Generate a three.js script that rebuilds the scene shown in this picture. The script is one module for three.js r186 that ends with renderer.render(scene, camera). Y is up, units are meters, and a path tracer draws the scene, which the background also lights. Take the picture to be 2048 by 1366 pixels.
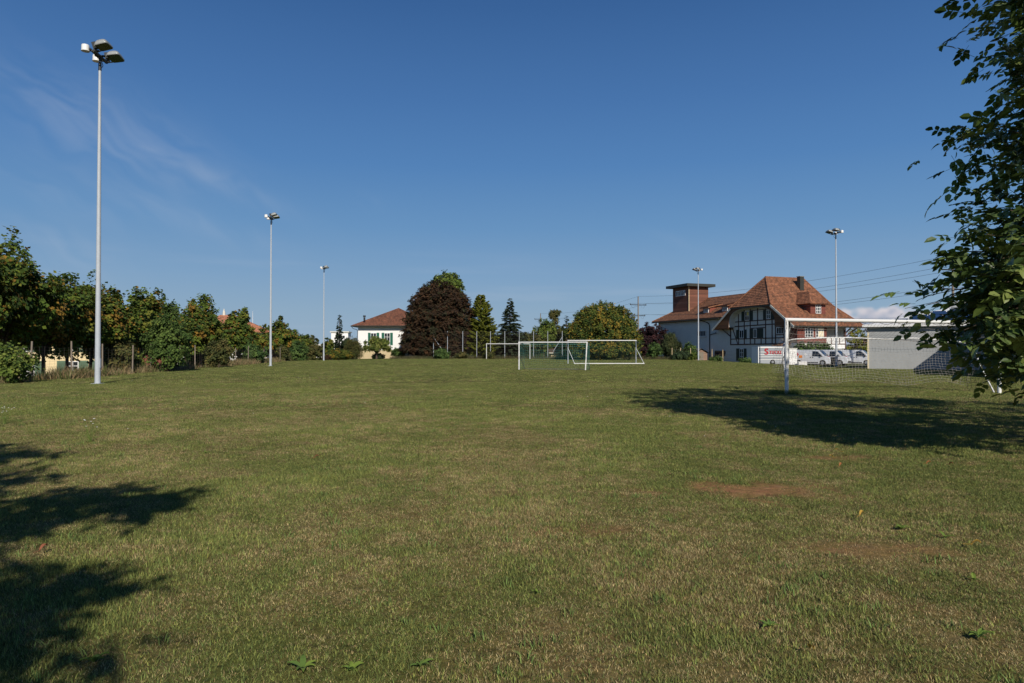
import * as THREE from 'three';
import { mergeGeometries } from 'three/addons/utils/BufferGeometryUtils.js';
import { Font, FontLoader } from 'three/addons/loaders/FontLoader.js';
import { TextGeometry } from 'three/addons/geometries/TextGeometry.js';

// ---------------------------------------------------------------- camera, sky, sun, exposure
const scene = new THREE.Scene();
const camera = new THREE.PerspectiveCamera(53.16, 1024 / 683, 0.1, 9000);
camera.position.set(0, 1.45, 0);
camera.lookAt(0, 1.45 + 17 / 1365 * 10, -10);
const renderer = new THREE.WebGLRenderer({ antialias: true });
renderer.toneMapping = THREE.LinearToneMapping;
renderer.toneMappingExposure = 0.95;
renderer.shadowMap.enabled = true;

const SUN = new THREE.Vector3(0.229, 0.53, 0.814).normalize();
const sun = new THREE.DirectionalLight(new THREE.Color(1.0, 0.93, 0.82), 4.9);
sun.position.copy(SUN).multiplyScalar(150).add(new THREE.Vector3(0, 0, -50));
sun.target.position.set(0, 0, -50);
sun.castShadow = true;
Object.assign(sun.shadow.camera, { left: -110, right: 110, top: 110, bottom: -110, near: 1, far: 400 });
sun.shadow.mapSize.set(4096, 4096);
scene.add(sun, sun.target);

// seeded random and noise
function rng(seed) { let a = seed >>> 0; return () => { a = (a + 0x6D2B79F5) | 0; let t = Math.imul(a ^ (a >>> 15), 1 | a); t = (t + Math.imul(t ^ (t >>> 7), 61 | t)) ^ t; return ((t ^ (t >>> 14)) >>> 0) / 4294967296; }; }
const ss = (a, b, x) => { const t = Math.min(1, Math.max(0, (x - a) / (b - a))); return t * t * (3 - 2 * t); };
const lerp = (a, b, t) => a + (b - a) * t;
function hash2(x, y, s) { let h = Math.imul(x | 0, 374761393) ^ Math.imul(y | 0, 668265263) ^ Math.imul(s | 0, 974634531); h = Math.imul(h ^ (h >>> 13), 1274126177); h ^= h >>> 16; return (h >>> 0) / 4294967296; }
function vnoise(x, y, s = 0, p = 0) {
  const xi = Math.floor(x), yi = Math.floor(y), fx = x - xi, fy = y - yi, u = fx * fx * (3 - 2 * fx), v = fy * fy * (3 - 2 * fy);
  const w = (k) => p ? ((k % p) + p) % p : k;
  const a = hash2(w(xi), w(yi), s), b = hash2(w(xi + 1), w(yi), s), c = hash2(w(xi), w(yi + 1), s), d = hash2(w(xi + 1), w(yi + 1), s);
  return lerp(lerp(a, b, u), lerp(c, d, u), v);
}
function fbm(x, y, oct = 4, s = 0, p = 0) { let v = 0, a = 0.5, t = 0; for (let i = 0; i < oct; i++) { v += a * vnoise(x, y, s + i * 17, p); t += a; x *= 2; y *= 2; p *= 2; a *= 0.5; } return v / t; }
const lin = (c) => { c /= 255; return c <= 0.04045 ? c / 12.92 : Math.pow((c + 0.055) / 1.055, 2.4); };

{ // sky: clear late-summer blue, cirrus streaks, a bank of cumulus low down
  const W = 3072, H = 1536, data = new Float32Array(W * H * 4);
  const stops = [[0, 152, 174, 194], [3, 142, 170, 194], [6, 126, 161, 195], [10, 104, 147, 191], [15, 84, 130, 183], [20, 72, 116, 171], [27, 57, 98, 152], [45, 40, 76, 128], [90, 30, 58, 106]].map(([e, r, g, b]) => [e, lin(r), lin(g), lin(b)]);
  const sunEl = Math.asin(SUN.y), sunAz = Math.atan2(SUN.x, -SUN.z);
  // [azimuth, elevation, half length, half width, strength] of the cirrus wisps
  const wisps = [[-31, 15.5, 8, 2.2, 0.5], [-24, 13, 6, 0.7, 0.34], [-27, 10.3, 7, 0.8, 0.26], [-34, 10.8, 5, 0.9, 0.24], [-35, 7.6, 6, 1.3, 0.3], [-11, 11.7, 2.0, 0.55, 0.3], [-22, 9.2, 5, 0.6, 0.16], [15, 8.4, 3, 0.35, 0.16], [-60, 20, 14, 3, 0.5], [60, 24, 12, 2, 0.4], [120, 30, 16, 4, 0.4], [-120, 24, 16, 4, 0.4], [-160, 40, 18, 5, 0.4]];
  for (let j = 0; j < H; j++) {
    const el = ((j + 0.5) / H - 0.5) * Math.PI, e = Math.max(0, el * 180 / Math.PI);
    let k = 0; while (k < stops.length - 2 && e > stops[k + 1][0]) k++;
    const A = stops[k], Bq = stops[k + 1], t = Math.min(1, (e - A[0]) / (Bq[0] - A[0]));
    for (let i = 0; i < W; i++) {
      let a = ((i + 0.5) / W - 0.25) * 360; if (a > 180) a -= 360;
      const az = a * Math.PI / 180;
      const cosg = Math.sin(el) * Math.sin(sunEl) + Math.cos(el) * Math.cos(sunEl) * Math.cos(az - sunAz);
      const glow = 1 + 0.4 * Math.pow(Math.max(0, cosg), 8);
      let r = lerp(A[1], Bq[1], t) * glow, g = lerp(A[2], Bq[2], t) * glow, b = lerp(A[3], Bq[3], t) * glow;
      if (el > 0 && e < 60) {
        let d = 0;
        for (const w of wisps) {
          const da = a - w[0], de = e - w[1]; if (Math.abs(da) > w[2] * 3 || Math.abs(de) > w[2] * 2 + w[3] * 3) continue;
          const s = 0.94 * da - 0.34 * de, q = 0.34 * da + 0.94 * de;
          const m = Math.exp(-(s * s) / (w[2] * w[2]) - (q * q) / (w[3] * w[3]) * 0.8); if (m < 0.01) continue;
          const wr = fbm(a * 0.25 + 3, e * 0.3, 3, 5) * 5, n = fbm(s * 0.3 + q * 0.35 + 40, q * 1.1 + s * 0.1 + wr + w[1] * 3, 5, 3);
          d += 0.42 * w[4] * m * ss(0.2, 0.85, n);
        }
        const band = ss(0.5, 1, fbm(a * 0.09 + 9, e * 1.4 + a * 0.02, 4, 11)) * ss(9, 3.5, e) * ss(0.3, 2, e) * 0.3;
        d = Math.min(0.6, d + band);
        r = lerp(r, 0.5, d); g = lerp(g, 0.56, d); b = lerp(b, 0.66, d);
        if (e < 7) { // cumulus bank
          const amp = 0.85 * ss(23, 26, a) * ss(62, 50, a) + 0.7 * ss(90, 100, a) * ss(170, 150, a) + 0.6 * ss(-60, -75, a) * ss(-150, -130, a);
          if (amp > 0.02) {
            const top = (2.2 + 2.9 * fbm(a * 0.5 + 5.2, 2.5, 3, 23)) * amp + 0.9 * (fbm(a * 1.6, e * 1.8, 4, 29) - 0.5);
            const c = ss(-0.05, 0.45, top - e) * ss(0.2, 0.42, fbm(a * 0.6 + 3, e * 0.9 + 5, 4, 31)) * 0.95;
            const lit = ss(-0.2, 1.5, 1.3 - (top - e) + 1.2 * (fbm(a * 2.1, e * 2.4, 3, 37) - 0.5));
            r = lerp(r, lerp(0.34, 0.74, lit), c); g = lerp(g, lerp(0.39, 0.68, lit), c); b = lerp(b, lerp(0.5, 0.7, lit), c);
          }
        }
      } else if (el <= 0) { const f = lerp(1, 0.55, ss(0, -0.2, el)); r *= f; g *= f; b *= f; }
      const o = (j * W + i) * 4; data[o] = r * 1.05; data[o + 1] = g * 1.05; data[o + 2] = b * 1.05; data[o + 3] = 1;
    }
  }
  const sky = new THREE.DataTexture(data, W, H, THREE.RGBAFormat, THREE.FloatType);
  sky.mapping = THREE.EquirectangularReflectionMapping; sky.magFilter = THREE.LinearFilter; sky.minFilter = THREE.LinearFilter; sky.needsUpdate = true;
  scene.background = sky; scene.environment = sky;
}

// ---------------------------------------------------------------- helpers
const V = (x, y, z) => new THREE.Vector3(x, y, z);
const taken = new Map();
function unique(name) { const n = taken.get(name) ?? 0; taken.set(name, n + 1); return n ? `${name}_${String(n).padStart(3, '0')}` : name; }
function tag(o, label, category, group) { o.userData.label = label; o.userData.category = category; if (group) o.userData.group = group; return o; }
function thing(name, label, category, x, y, z, turn = 0, group) { const g = new THREE.Group(); g.name = unique(name); g.position.set(x, y, z); g.rotation.y = turn; tag(g, label, category, group); scene.add(g); return g; }
function mesh(name, geo, mat, parent) { const m = new THREE.Mesh(geo, mat); m.name = parent === scene ? unique(name) : name; m.castShadow = m.receiveShadow = true; parent.add(m); return m; }
function structure(name, geo, mat) { const m = mesh(name, geo, mat, scene); m.userData.kind = 'structure'; return m; }
function stuff(m) { m.userData.kind = 'stuff'; return m; }
function clean(g) { if (g.index) g = g.toNonIndexed(); for (const k of Object.keys(g.attributes)) if (!['position', 'normal', 'uv'].includes(k)) g.deleteAttribute(k); return g; }
function boxG(w, h, d, x = 0, y = 0, z = 0, ry = 0, rx = 0, rz = 0) {
  const g = new THREE.BoxGeometry(w, h, d), uv = g.attributes.uv, s = [[d, h], [d, h], [w, d], [w, d], [w, h], [w, h]];
  for (let f = 0; f < 6; f++) for (let k = 0; k < 4; k++) uv.setXY(f * 4 + k, uv.getX(f * 4 + k) * s[f][0], uv.getY(f * 4 + k) * s[f][1]);
  if (rx) g.rotateX(rx); if (rz) g.rotateZ(rz); if (ry) g.rotateY(ry);
  return clean(g.translate(x, y, z));
}
const boxR = (x0, x1, y0, y1, z0, z1) => boxG(Math.abs(x1 - x0), Math.abs(y1 - y0), Math.abs(z1 - z0), (x0 + x1) / 2, (y0 + y1) / 2, (z0 + z1) / 2);
function rodG(a, b, r0, r1 = r0, seg = 8, open = false) {
  const d = b.clone().sub(a), l = d.length(), g = new THREE.CylinderGeometry(r1, r0, l, seg, 1, open);
  const uv = g.attributes.uv; for (let i = 0; i < uv.count; i++) uv.setXY(i, uv.getX(i) * 6.28 * r0, uv.getY(i) * l);
  g.applyQuaternion(new THREE.Quaternion().setFromUnitVectors(V(0, 1, 0), d.normalize()));
  return clean(g.translate((a.x + b.x) / 2, (a.y + b.y) / 2, (a.z + b.z) / 2));
}
const beamG = (a, b, w, h) => { const d = b.clone().sub(a), l = d.length(), g = new THREE.BoxGeometry(w, l, h); g.applyQuaternion(new THREE.Quaternion().setFromUnitVectors(V(0, 1, 0), d.normalize())); return clean(g.translate((a.x + b.x) / 2, (a.y + b.y) / 2, (a.z + b.z) / 2)); };
const tubeG = (pts, r, n = 24, seg = 7) => clean(new THREE.TubeGeometry(new THREE.CatmullRomCurve3(pts, false, 'catmullrom', 0.4), n, r, seg, false));
const joined = (list) => mergeGeometries(list);
// a flat polygon with thickness; uv in metres, u along the level line, v up the slope
function slabG(pts, th) {
  const n = V(0, 0, 0); for (let i = 0; i < pts.length; i++) n.add(pts[i].clone().cross(pts[(i + 1) % pts.length])); n.normalize();
  const ux = Math.abs(n.y) > 0.999 ? V(1, 0, 0) : V(0, 1, 0).cross(n).normalize(), vx = n.clone().cross(ux);
  const P = [], N = [], U = [];
  const tri = (a, b, c, nn, s) => { for (const p of [a, b, c]) { P.push(p.x, p.y, p.z); N.push(nn.x, nn.y, nn.z); U.push(p.dot(ux) * s, p.dot(vx) * s); } };
  const low = pts.map((p) => p.clone().addScaledVector(n, -th)), m = n.clone().negate();
  for (let i = 1; i < pts.length - 1; i++) { tri(pts[0], pts[i], pts[i + 1], n, 1); tri(low[0], low[i + 1], low[i], m, 1); }
  for (let i = 0; i < pts.length; i++) { const j = (i + 1) % pts.length, sn = pts[j].clone().sub(pts[i]).cross(n).normalize(); tri(pts[i], low[i], low[j], sn, 1); tri(pts[i], low[j], pts[j], sn, 1); }
  const g = new THREE.BufferGeometry(); g.setAttribute('position', new THREE.Float32BufferAttribute(P, 3)); g.setAttribute('normal', new THREE.Float32BufferAttribute(N, 3)); g.setAttribute('uv', new THREE.Float32BufferAttribute(U, 2)); return g;
}
// tile courses: overlapping strips on a roof plane, each lifted at its lower edge
function coursesG(pts, step = 0.34, lift = 0.055) {
  const n = V(0, 0, 0); for (let i = 0; i < pts.length; i++) n.add(pts[i].clone().cross(pts[(i + 1) % pts.length])); n.normalize();
  const ux = V(0, 1, 0).cross(n).normalize(), vx = n.clone().cross(ux), q = pts.map((p) => [p.dot(ux), p.dot(vx)]), d = pts[0].dot(n);
  const cut = (poly, v, keepAbove) => { const out = []; for (let i = 0; i < poly.length; i++) { const a = poly[i], b = poly[(i + 1) % poly.length], ia = keepAbove ? a[1] >= v : a[1] <= v, ib = keepAbove ? b[1] >= v : b[1] <= v; if (ia) out.push(a); if (ia !== ib) { const t = (v - a[1]) / (b[1] - a[1]); out.push([a[0] + (b[0] - a[0]) * t, v]); } } return out; };
  const v0 = Math.min(...q.map((p) => p[1])), v1 = Math.max(...q.map((p) => p[1])), P = [], U = [];
  const at = (p, h) => ux.clone().multiplyScalar(p[0]).addScaledVector(vx, p[1]).addScaledVector(n, d + h);
  for (let v = v0; v < v1 - 0.02; v += step) {
    const w = Math.min(v + step, v1), poly = cut(cut(q, v, true), w, false); if (poly.length < 3) continue;
    const h = (p) => 0.006 + lift * (1 - (p[1] - v) / step);
    for (let i = 1; i < poly.length - 1; i++) for (const p of [poly[0], poly[i], poly[i + 1]]) { P.push(...at(p, h(p)).toArray()); U.push(p[0], p[1]); }
    for (let i = 0; i < poly.length; i++) { const a = poly[i], b = poly[(i + 1) % poly.length]; const A = at(a, 0), B = at(b, 0), C = at(b, h(b)), D = at(a, h(a)); for (const [pt, uv] of [[A, a], [B, b], [C, b], [A, a], [C, b], [D, a]]) { P.push(...pt.toArray()); U.push(uv[0], uv[1]); } }
  }
  const g = new THREE.BufferGeometry(); g.setAttribute('position', new THREE.Float32BufferAttribute(P, 3)); g.setAttribute('uv', new THREE.Float32BufferAttribute(U, 2)); g.computeVertexNormals(); return g;
}
function extG(pts, depth, bevel = 0) { const s = new THREE.Shape(pts.map((p) => new THREE.Vector2(p[0], p[1]))); return clean(new THREE.ExtrudeGeometry(s, { depth, bevelEnabled: bevel > 0, bevelSize: bevel, bevelThickness: bevel, bevelSegments: 2, curveSegments: 12 })); }

// textures: fn(u, v) in 0..1 -> [r, g, b] linear; tiles by using periodic noise
function colorTex(n, fn, mx = 1, my = 1) {
  const d = new Uint8Array(n * n * 4), enc = (c) => { c = Math.min(1, Math.max(0, c)); return Math.round(255 * (c <= 0.0031308 ? c * 12.92 : 1.055 * Math.pow(c, 1 / 2.4) - 0.055)); };
  for (let j = 0; j < n; j++) for (let i = 0; i < n; i++) { const c = fn(i / n, j / n), o = (j * n + i) * 4; d[o] = enc(c[0]); d[o + 1] = enc(c[1]); d[o + 2] = enc(c[2]); d[o + 3] = 255; }
  const t = new THREE.DataTexture(d, n, n); t.colorSpace = THREE.SRGBColorSpace; t.wrapS = t.wrapT = THREE.RepeatWrapping; t.magFilter = THREE.LinearFilter; t.repeat.set(1 / mx, 1 / my); t.needsUpdate = true; return t;
}
function greyTex(n, fn, mx = 1, my = 1) {
  const d = new Uint8Array(n * n * 4);
  for (let j = 0; j < n; j++) for (let i = 0; i < n; i++) { const o = (j * n + i) * 4; d[o] = d[o + 1] = d[o + 2] = Math.round(255 * Math.min(1, Math.max(0, fn(i / n, j / n)))); d[o + 3] = 255; }
  const t = new THREE.DataTexture(d, n, n); t.wrapS = t.wrapT = THREE.RepeatWrapping; t.magFilter = THREE.LinearFilter; t.repeat.set(1 / mx, 1 / my); t.needsUpdate = true; return t;
}
const rgb = (r, g, b) => new THREE.Color().setRGB(r, g, b);
const std = (c, roughness = 0.8, more = {}) => new THREE.MeshStandardMaterial({ color: rgb(...c), roughness, ...more });
function mottled(c, amount, metres, roughness = 0.85, bump = 0, seed = 1) {
  const map = colorTex(256, (u, v) => { const k = 1 + amount * (0.7 * (fbm(u * 4, v * 4, 4, seed, 4) - 0.5) + 0.6 * (fbm(u * 24, v * 24, 2, seed + 5, 24) - 0.5)) * 2; return [c[0] * k, c[1] * k, c[2] * k]; }, metres, metres);
  const m = new THREE.MeshStandardMaterial({ map, roughness });
  if (bump) { m.bumpMap = greyTex(128, (u, v) => fbm(u * 16, v * 16, 3, seed + 9, 16), metres, metres); m.bumpScale = bump; }
  return m;
}
function tiles(base, seed, moss = 0.2) {
  const nx = 16, ny = 16, mx = 3.2, my = 4.8;
  const tone = (i, j) => 0.62 + 0.7 * hash2(i, j, seed) + 0.35 * (hash2(i, j, seed + 3) > 0.9 ? 1 : 0);
  const map = colorTex(512, (u, v) => {
    const j = Math.floor(v * ny), i = Math.floor(u * nx), fv = v * ny - j, k = tone(i, j) * (1 + 0.5 * (fbm(u * 5, v * 5, 4, seed + 7, 5) - 0.5)) * (0.85 + 0.3 * vnoise(u * 128, v * 128, seed, 128));
    const m = moss * ss(0.5, 0.75, fbm(u * 8, v * 8, 4, seed + 19, 8)), g = 0.95;
    return [lerp(base[0] * k, 0.075, m) * g, lerp(base[1] * k, 0.06, m) * g, lerp(base[2] * k, 0.035, m) * g];
  }, mx, my);
  const bump = greyTex(512, (u, v) => { const fv = v * ny - Math.floor(v * ny), fu = u * nx - Math.floor(u * nx); return (1 - fv) * 0.75 * (fv > 0.06 ? 1 : 0) + 0.25 * (fu > 0.08 && fu < 0.92 ? 1 : 0); }, mx, my);
  return new THREE.MeshStandardMaterial({ map, bumpMap: bump, bumpScale: 0.06, roughness: 0.85 });
}
function planks(base, seed, width, roughness = 0.8) {
  const n = 12, map = colorTex(256, (u, v) => { const i = Math.floor(v * n), k = (0.75 + 0.5 * hash2(i, 3, seed)) * (0.8 + 0.4 * fbm(u * 4, v * 96, 3, seed, 4)); return base.map((c) => c * k); }, 3, n * width);
  const bump = greyTex(256, (u, v) => { const f = v * n - Math.floor(v * n); return f > 0.08 && f < 0.95 ? 0.8 + 0.2 * f : 0; }, 3, n * width);
  return new THREE.MeshStandardMaterial({ map, bumpMap: bump, bumpScale: 0.012, roughness });
}
const sx = (px, d) => (px - 1024) / 1365 * d;   // sideways metres of a bearing at a depth

// ---------------------------------------------------------------- ground
const fenceX = (d) => -18.97 - 0.148 * d;
function G(x, z) {
  const d = -z;
  let y = -0.2 * ss(15, 32, Math.abs(x)) - 0.35 * ss(29, 37, x) * ss(68, 84, d);
  y -= 3.2 * ss(1.2, 9, fenceX(Math.max(d, -10)) - x) ;
  y -= 2.5 * ss(150, 320, d) + 1.5 * ss(60, 150, Math.abs(x)) * ss(100, 30, d) * 0;
  y += 0.05 * (fbm(x * 0.13 + 7, z * 0.13, 3, 41) - 0.5) + 0.02 * (fbm(x * 0.9, z * 0.9, 2, 43) - 0.5);
  return y;
}
// how dry the lawn is, 0..1, and where the worn red patch lies
function dryness(x, z) {
  const n = fbm(x * 0.45 + 3, z * 0.45, 4, 51), f = fbm(x * 3.2, z * 3.2, 4, 57);
  return Math.min(1, Math.max(0, ss(0.3, 0.62, n * 0.5 + f * 0.5) * lerp(1, 0.35, ss(14, 40, -z))));
}
function worn(x, z) {
  const n = 0.6 * (fbm(x * 1.6, z * 1.6, 3, 61) - 0.5) + 0.9 * (fbm(x * 6, z * 6, 3, 67) - 0.5);
  const e = (cx, cd, rx, rd) => 1 - Math.hypot((x - cx) / rx, (-z - cd) / rd) + n * 1.5;
  return Math.max(ss(0, 0.55, e(2.4, 7.15, 1.15, 0.62)), ss(0, 0.4, e(4.3, 9.2, 0.5, 0.25)) * 0.7, ss(0.1, 0.5, e(0.6, 5.55, 0.4, 0.2)) * 0.5, ss(0.1, 0.5, e(2.6, 5.0, 0.6, 0.3)) * 0.5);
}
{
  const xs = [], zs = [];
  const run = (arr, a, b, step) => { for (let v = a; v < b - 1e-6; v += step) arr.push(v); };
  for (const v of [-4500, -3000, -2000, -1200, -700, -420, -280, -200, -150, -120]) xs.push(v);
  run(xs, -100, -44, 2); run(xs, -44, -14, 0.8); run(xs, -14, 14, 0.25); run(xs, 14, 60, 1); run(xs, 60, 120, 6); for (const v of [120, 160, 220, 320, 500, 900, 1600, 3000, 4500]) xs.push(v);
  for (const v of [4500, 1500, 500, 150, 60, 30]) zs.push(v);
  for (let v = 15; v > 0; v -= 1) zs.push(v); for (let v = 0; v > -20; v -= 0.25) zs.push(v); for (let v = -20; v > -45; v -= 0.6) zs.push(v); for (let v = -45; v > -130; v -= 1.5) zs.push(v); for (let v = -130; v > -340; v -= 12) zs.push(v); for (const v of [-360, -450, -600, -900, -1400, -2200, -3200, -4500, -6500]) zs.push(v);
  const P = [], U = [], C = [], I = [];
  for (const z of zs) for (const x of xs) {
    P.push(x, G(x, z), z); U.push(x, z);
    const k = dryness(x, z), w = worn(x, z), c = [lerp(0.085, 0.15, k), lerp(0.095, 0.115, k), lerp(0.032, 0.055, k)];
    C.push(lerp(c[0], 0.28, w), lerp(c[1], 0.155, w), lerp(c[2], 0.095, w));
  }
  const nx = xs.length; for (let j = 0; j < zs.length - 1; j++) for (let i = 0; i < nx - 1; i++) { const a = j * nx + i, b = a + 1, c = a + nx, d = c + 1; I.push(a, b, c, b, d, c); }
  const g = new THREE.BufferGeometry(); g.setAttribute('position', new THREE.Float32BufferAttribute(P, 3)); g.setAttribute('uv', new THREE.Float32BufferAttribute(U, 2)); g.setAttribute('color', new THREE.Float32BufferAttribute(C, 3)); g.setIndex(I); g.computeVertexNormals();
  const map = colorTex(1024, (u, v) => {
    const a = fbm(u * 9, v * 9, 4, 71, 9), b = fbm(u * 90, v * 90, 3, 73, 90), c = fbm(u * 34, v * 34, 3, 79, 34), t = ss(0.52, 0.7, c) * 0.6;
    const k = 0.5 + 0.4 * a + 0.7 * b; return [Math.min(1, k * lerp(0.84, 1.05, t)), Math.min(1, k * 0.88), Math.min(1, k * lerp(0.6, 0.75, t))];
  }, 7.3, 7.3);
  const bump = greyTex(512, (u, v) => fbm(u * 60, v * 60, 4, 83, 60), 3.1, 3.1);
  structure('ground', g, new THREE.MeshPhysicalMaterial({ map, bumpMap: bump, bumpScale: 0.02, vertexColors: true, roughness: 1, specularIntensity: 0.1 }));
}
{ // hills far behind
  const P = [], I = [], n = 160;
  for (let k = 0; k < 3; k++) for (let i = 0; i <= n; i++) {
    const a = lerp(-1.1, 1.1, i / n), R = 3400 + 260 * k, h = k === 0 ? -8 : (k === 1 ? 1 : 0.6) * (14 + 22 * fbm(a * 5 + 4, 1, 4, 91) + 58 * Math.exp(-Math.pow((a - 0.05) / 0.1, 2)));
    P.push(Math.sin(a) * R, h, -Math.cos(a) * R);
  }
  for (let k = 0; k < 2; k++) for (let i = 0; i < n; i++) { const a = k * (n + 1) + i, b = a + 1, c = a + n + 1, d = c + 1; I.push(a, b, c, b, d, c); }
  const g = new THREE.BufferGeometry(); g.setAttribute('position', new THREE.Float32BufferAttribute(P, 3)); g.setIndex(I); g.computeVertexNormals();
  structure('hills', g, std([0.05, 0.075, 0.07], 1));
}
// ---------------------------------------------------------------- shared materials
const M = {
  galv: mottled([0.42, 0.45, 0.48], 0.16, 0.8, 0.5, 0, 3), darkSteel: std([0.03, 0.033, 0.036], 0.55, { metalness: 0.3 }), greyMetal: std([0.30, 0.31, 0.30], 0.5, { metalness: 0.2 }),
  whiteMetal: std([0.75, 0.74, 0.71], 0.45), lampGlass: std([0.03, 0.035, 0.03], 0.12), black: std([0.012, 0.012, 0.013], 0.6),
  tileMain: tiles([0.275, 0.115, 0.057], 5, 0.22), tileBarn: tiles([0.28, 0.125, 0.064], 9, 0.3), tileWhite: tiles([0.20, 0.078, 0.042], 13, 0.25), tileOrange: tiles([0.42, 0.165, 0.085], 15, 0.1), tileDark: tiles([0.10, 0.05, 0.035], 17, 0.2),
  plaster: mottled([0.64, 0.61, 0.55], 0.08, 5, 0.9, 0.004, 21), plasterWhite: mottled([0.80, 0.79, 0.76], 0.05, 4, 0.9, 0.004, 23), plasterYellow: mottled([0.72, 0.58, 0.34], 0.08, 4, 0.9, 0, 25), beige: mottled([0.52, 0.42, 0.25], 0.1, 3, 0.9, 0, 27),
  timber: mottled([0.075, 0.030, 0.020], 0.25, 1, 0.7, 0, 29), soffit: planks([0.15, 0.062, 0.022], 31, 0.14), redShingle: planks([0.16, 0.045, 0.03], 33, 0.12, 0.85), redWood: mottled([0.19, 0.05, 0.03], 0.2, 1, 0.8, 0, 35), brickRed: planks([0.18, 0.072, 0.044], 37, 0.1, 0.9),
  shutterDark: std([0.016, 0.03, 0.022], 0.6), shutterGreen: std([0.008, 0.11, 0.065], 0.5), frame: std([0.78, 0.77, 0.74], 0.5), glass: std([0.02, 0.024, 0.028], 0.06), blind: std([0.72, 0.62, 0.42], 0.8), yellowCloth: std([0.75, 0.55, 0.04], 0.8),
  fascia: std([0.03, 0.03, 0.022], 0.6), pale: std([0.6, 0.58, 0.5], 0.7), concrete: mottled([0.33, 0.34, 0.34], 0.08, 3, 0.85, 0.003, 39), solar: std([0.012, 0.018, 0.045], 0.12), roofWhite: std([0.74, 0.73, 0.70], 0.5),
  bark: mottled([0.085, 0.06, 0.042], 0.4, 0.7, 0.95, 0.02, 43), paleBark: mottled([0.16, 0.13, 0.1], 0.4, 0.6, 0.95, 0.01, 44), wood: mottled([0.20, 0.165, 0.13], 0.3, 0.7, 0.9, 0.004, 45), hutWood: planks([0.27, 0.17, 0.12], 47, 0.15, 0.9), paleWood: std([0.5, 0.38, 0.22], 0.85),
  wire: std([0.05, 0.05, 0.05], 0.6), fenceWire: std([0.12, 0.10, 0.08], 0.7), netDark: std([0.06, 0.055, 0.05], 0.9), netWhite: std([0.52, 0.5, 0.46], 0.9), netGreen: std([0.08, 0.26, 0.23], 0.9), goalWhite: std([0.66, 0.66, 0.64], 0.5), greyTube: std([0.12, 0.13, 0.13], 0.5, { metalness: 0.3 }),
  vanWhite: new THREE.MeshPhysicalMaterial({ color: rgb(0.56, 0.57, 0.59), roughness: 0.35, clearcoat: 0.8, clearcoatRoughness: 0.1 }), vanGlass: std([0.012, 0.018, 0.025], 0.05), tyre: std([0.014, 0.014, 0.014], 0.9), hub: std([0.34, 0.35, 0.36], 0.4, { metalness: 0.5 }), trim: std([0.025, 0.026, 0.028], 0.6), red: std([0.36, 0.008, 0.016], 0.6), orange: std([0.75, 0.22, 0.02], 0.5), blueDark: std([0.02, 0.025, 0.06], 0.5), silver: std([0.44, 0.46, 0.48], 0.35, { metalness: 0.35 }), shutterGrey: std([0.27, 0.29, 0.31], 0.45),
};
M.goalWorn = (() => { // flaking white paint over dark primer
  const map = colorTex(256, (u, v) => { const f = ss(0.6, 0.66, fbm(u * 22, v * 6, 4, 101, 0)) * ss(0.35, 0.6, fbm(u * 3, v * 3, 2, 103)), k = 0.95 + 0.1 * vnoise(u * 60, v * 60, 5); return [lerp(0.76 * k, 0.05, f), lerp(0.75 * k, 0.045, f), lerp(0.72 * k, 0.04, f)]; }, 0.5, 1.3);
  return new THREE.MeshStandardMaterial({ map, roughness: 0.55 });
})();
const leafMat = (more = {}) => new THREE.MeshPhysicalMaterial({ vertexColors: true, roughness: 0.85, specularIntensity: 0.35, transmission: 0.3, thickness: 0, ...more });
const LEAF = leafMat(), NEEDLE = leafMat({ roughness: 0.95, transmission: 0.12 });

// ---------------------------------------------------------------- foliage builders
function leafGeometry(count, fill) { // fill(k) -> [px,py,pz, ax,ay,az (length vector), bx,by,bz (half width vector), lift vector xyz, r,g,b]
  const P = new Float32Array(count * 12), C = new Float32Array(count * 12), I = new Uint32Array(count * 6);
  for (let k = 0; k < count; k++) {
    const f = fill(k), o = k * 12;
    P.set([f[0], f[1], f[2], f[0] + f[3] * 0.45 + f[6] + f[9], f[1] + f[4] * 0.45 + f[7] + f[10], f[2] + f[5] * 0.45 + f[8] + f[11], f[0] + f[3], f[1] + f[4], f[2] + f[5], f[0] + f[3] * 0.45 - f[6] + f[9], f[1] + f[4] * 0.45 - f[7] + f[10], f[2] + f[5] * 0.45 - f[8] + f[11]], o);
    for (let q = 0; q < 4; q++) { C[o + q * 3] = f[12]; C[o + q * 3 + 1] = f[13]; C[o + q * 3 + 2] = f[14]; }
    I.set([k * 4, k * 4 + 1, k * 4 + 2, k * 4, k * 4 + 2, k * 4 + 3], k * 6);
  }
  const g = new THREE.BufferGeometry(); g.setAttribute('position', new THREE.BufferAttribute(P, 3)); g.setAttribute('color', new THREE.BufferAttribute(C, 3)); g.setIndex(new THREE.BufferAttribute(I, 1)); return g;
}
const gauss = (r) => (r() + r() + r() + r() - 2) * 1.0;
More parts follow.
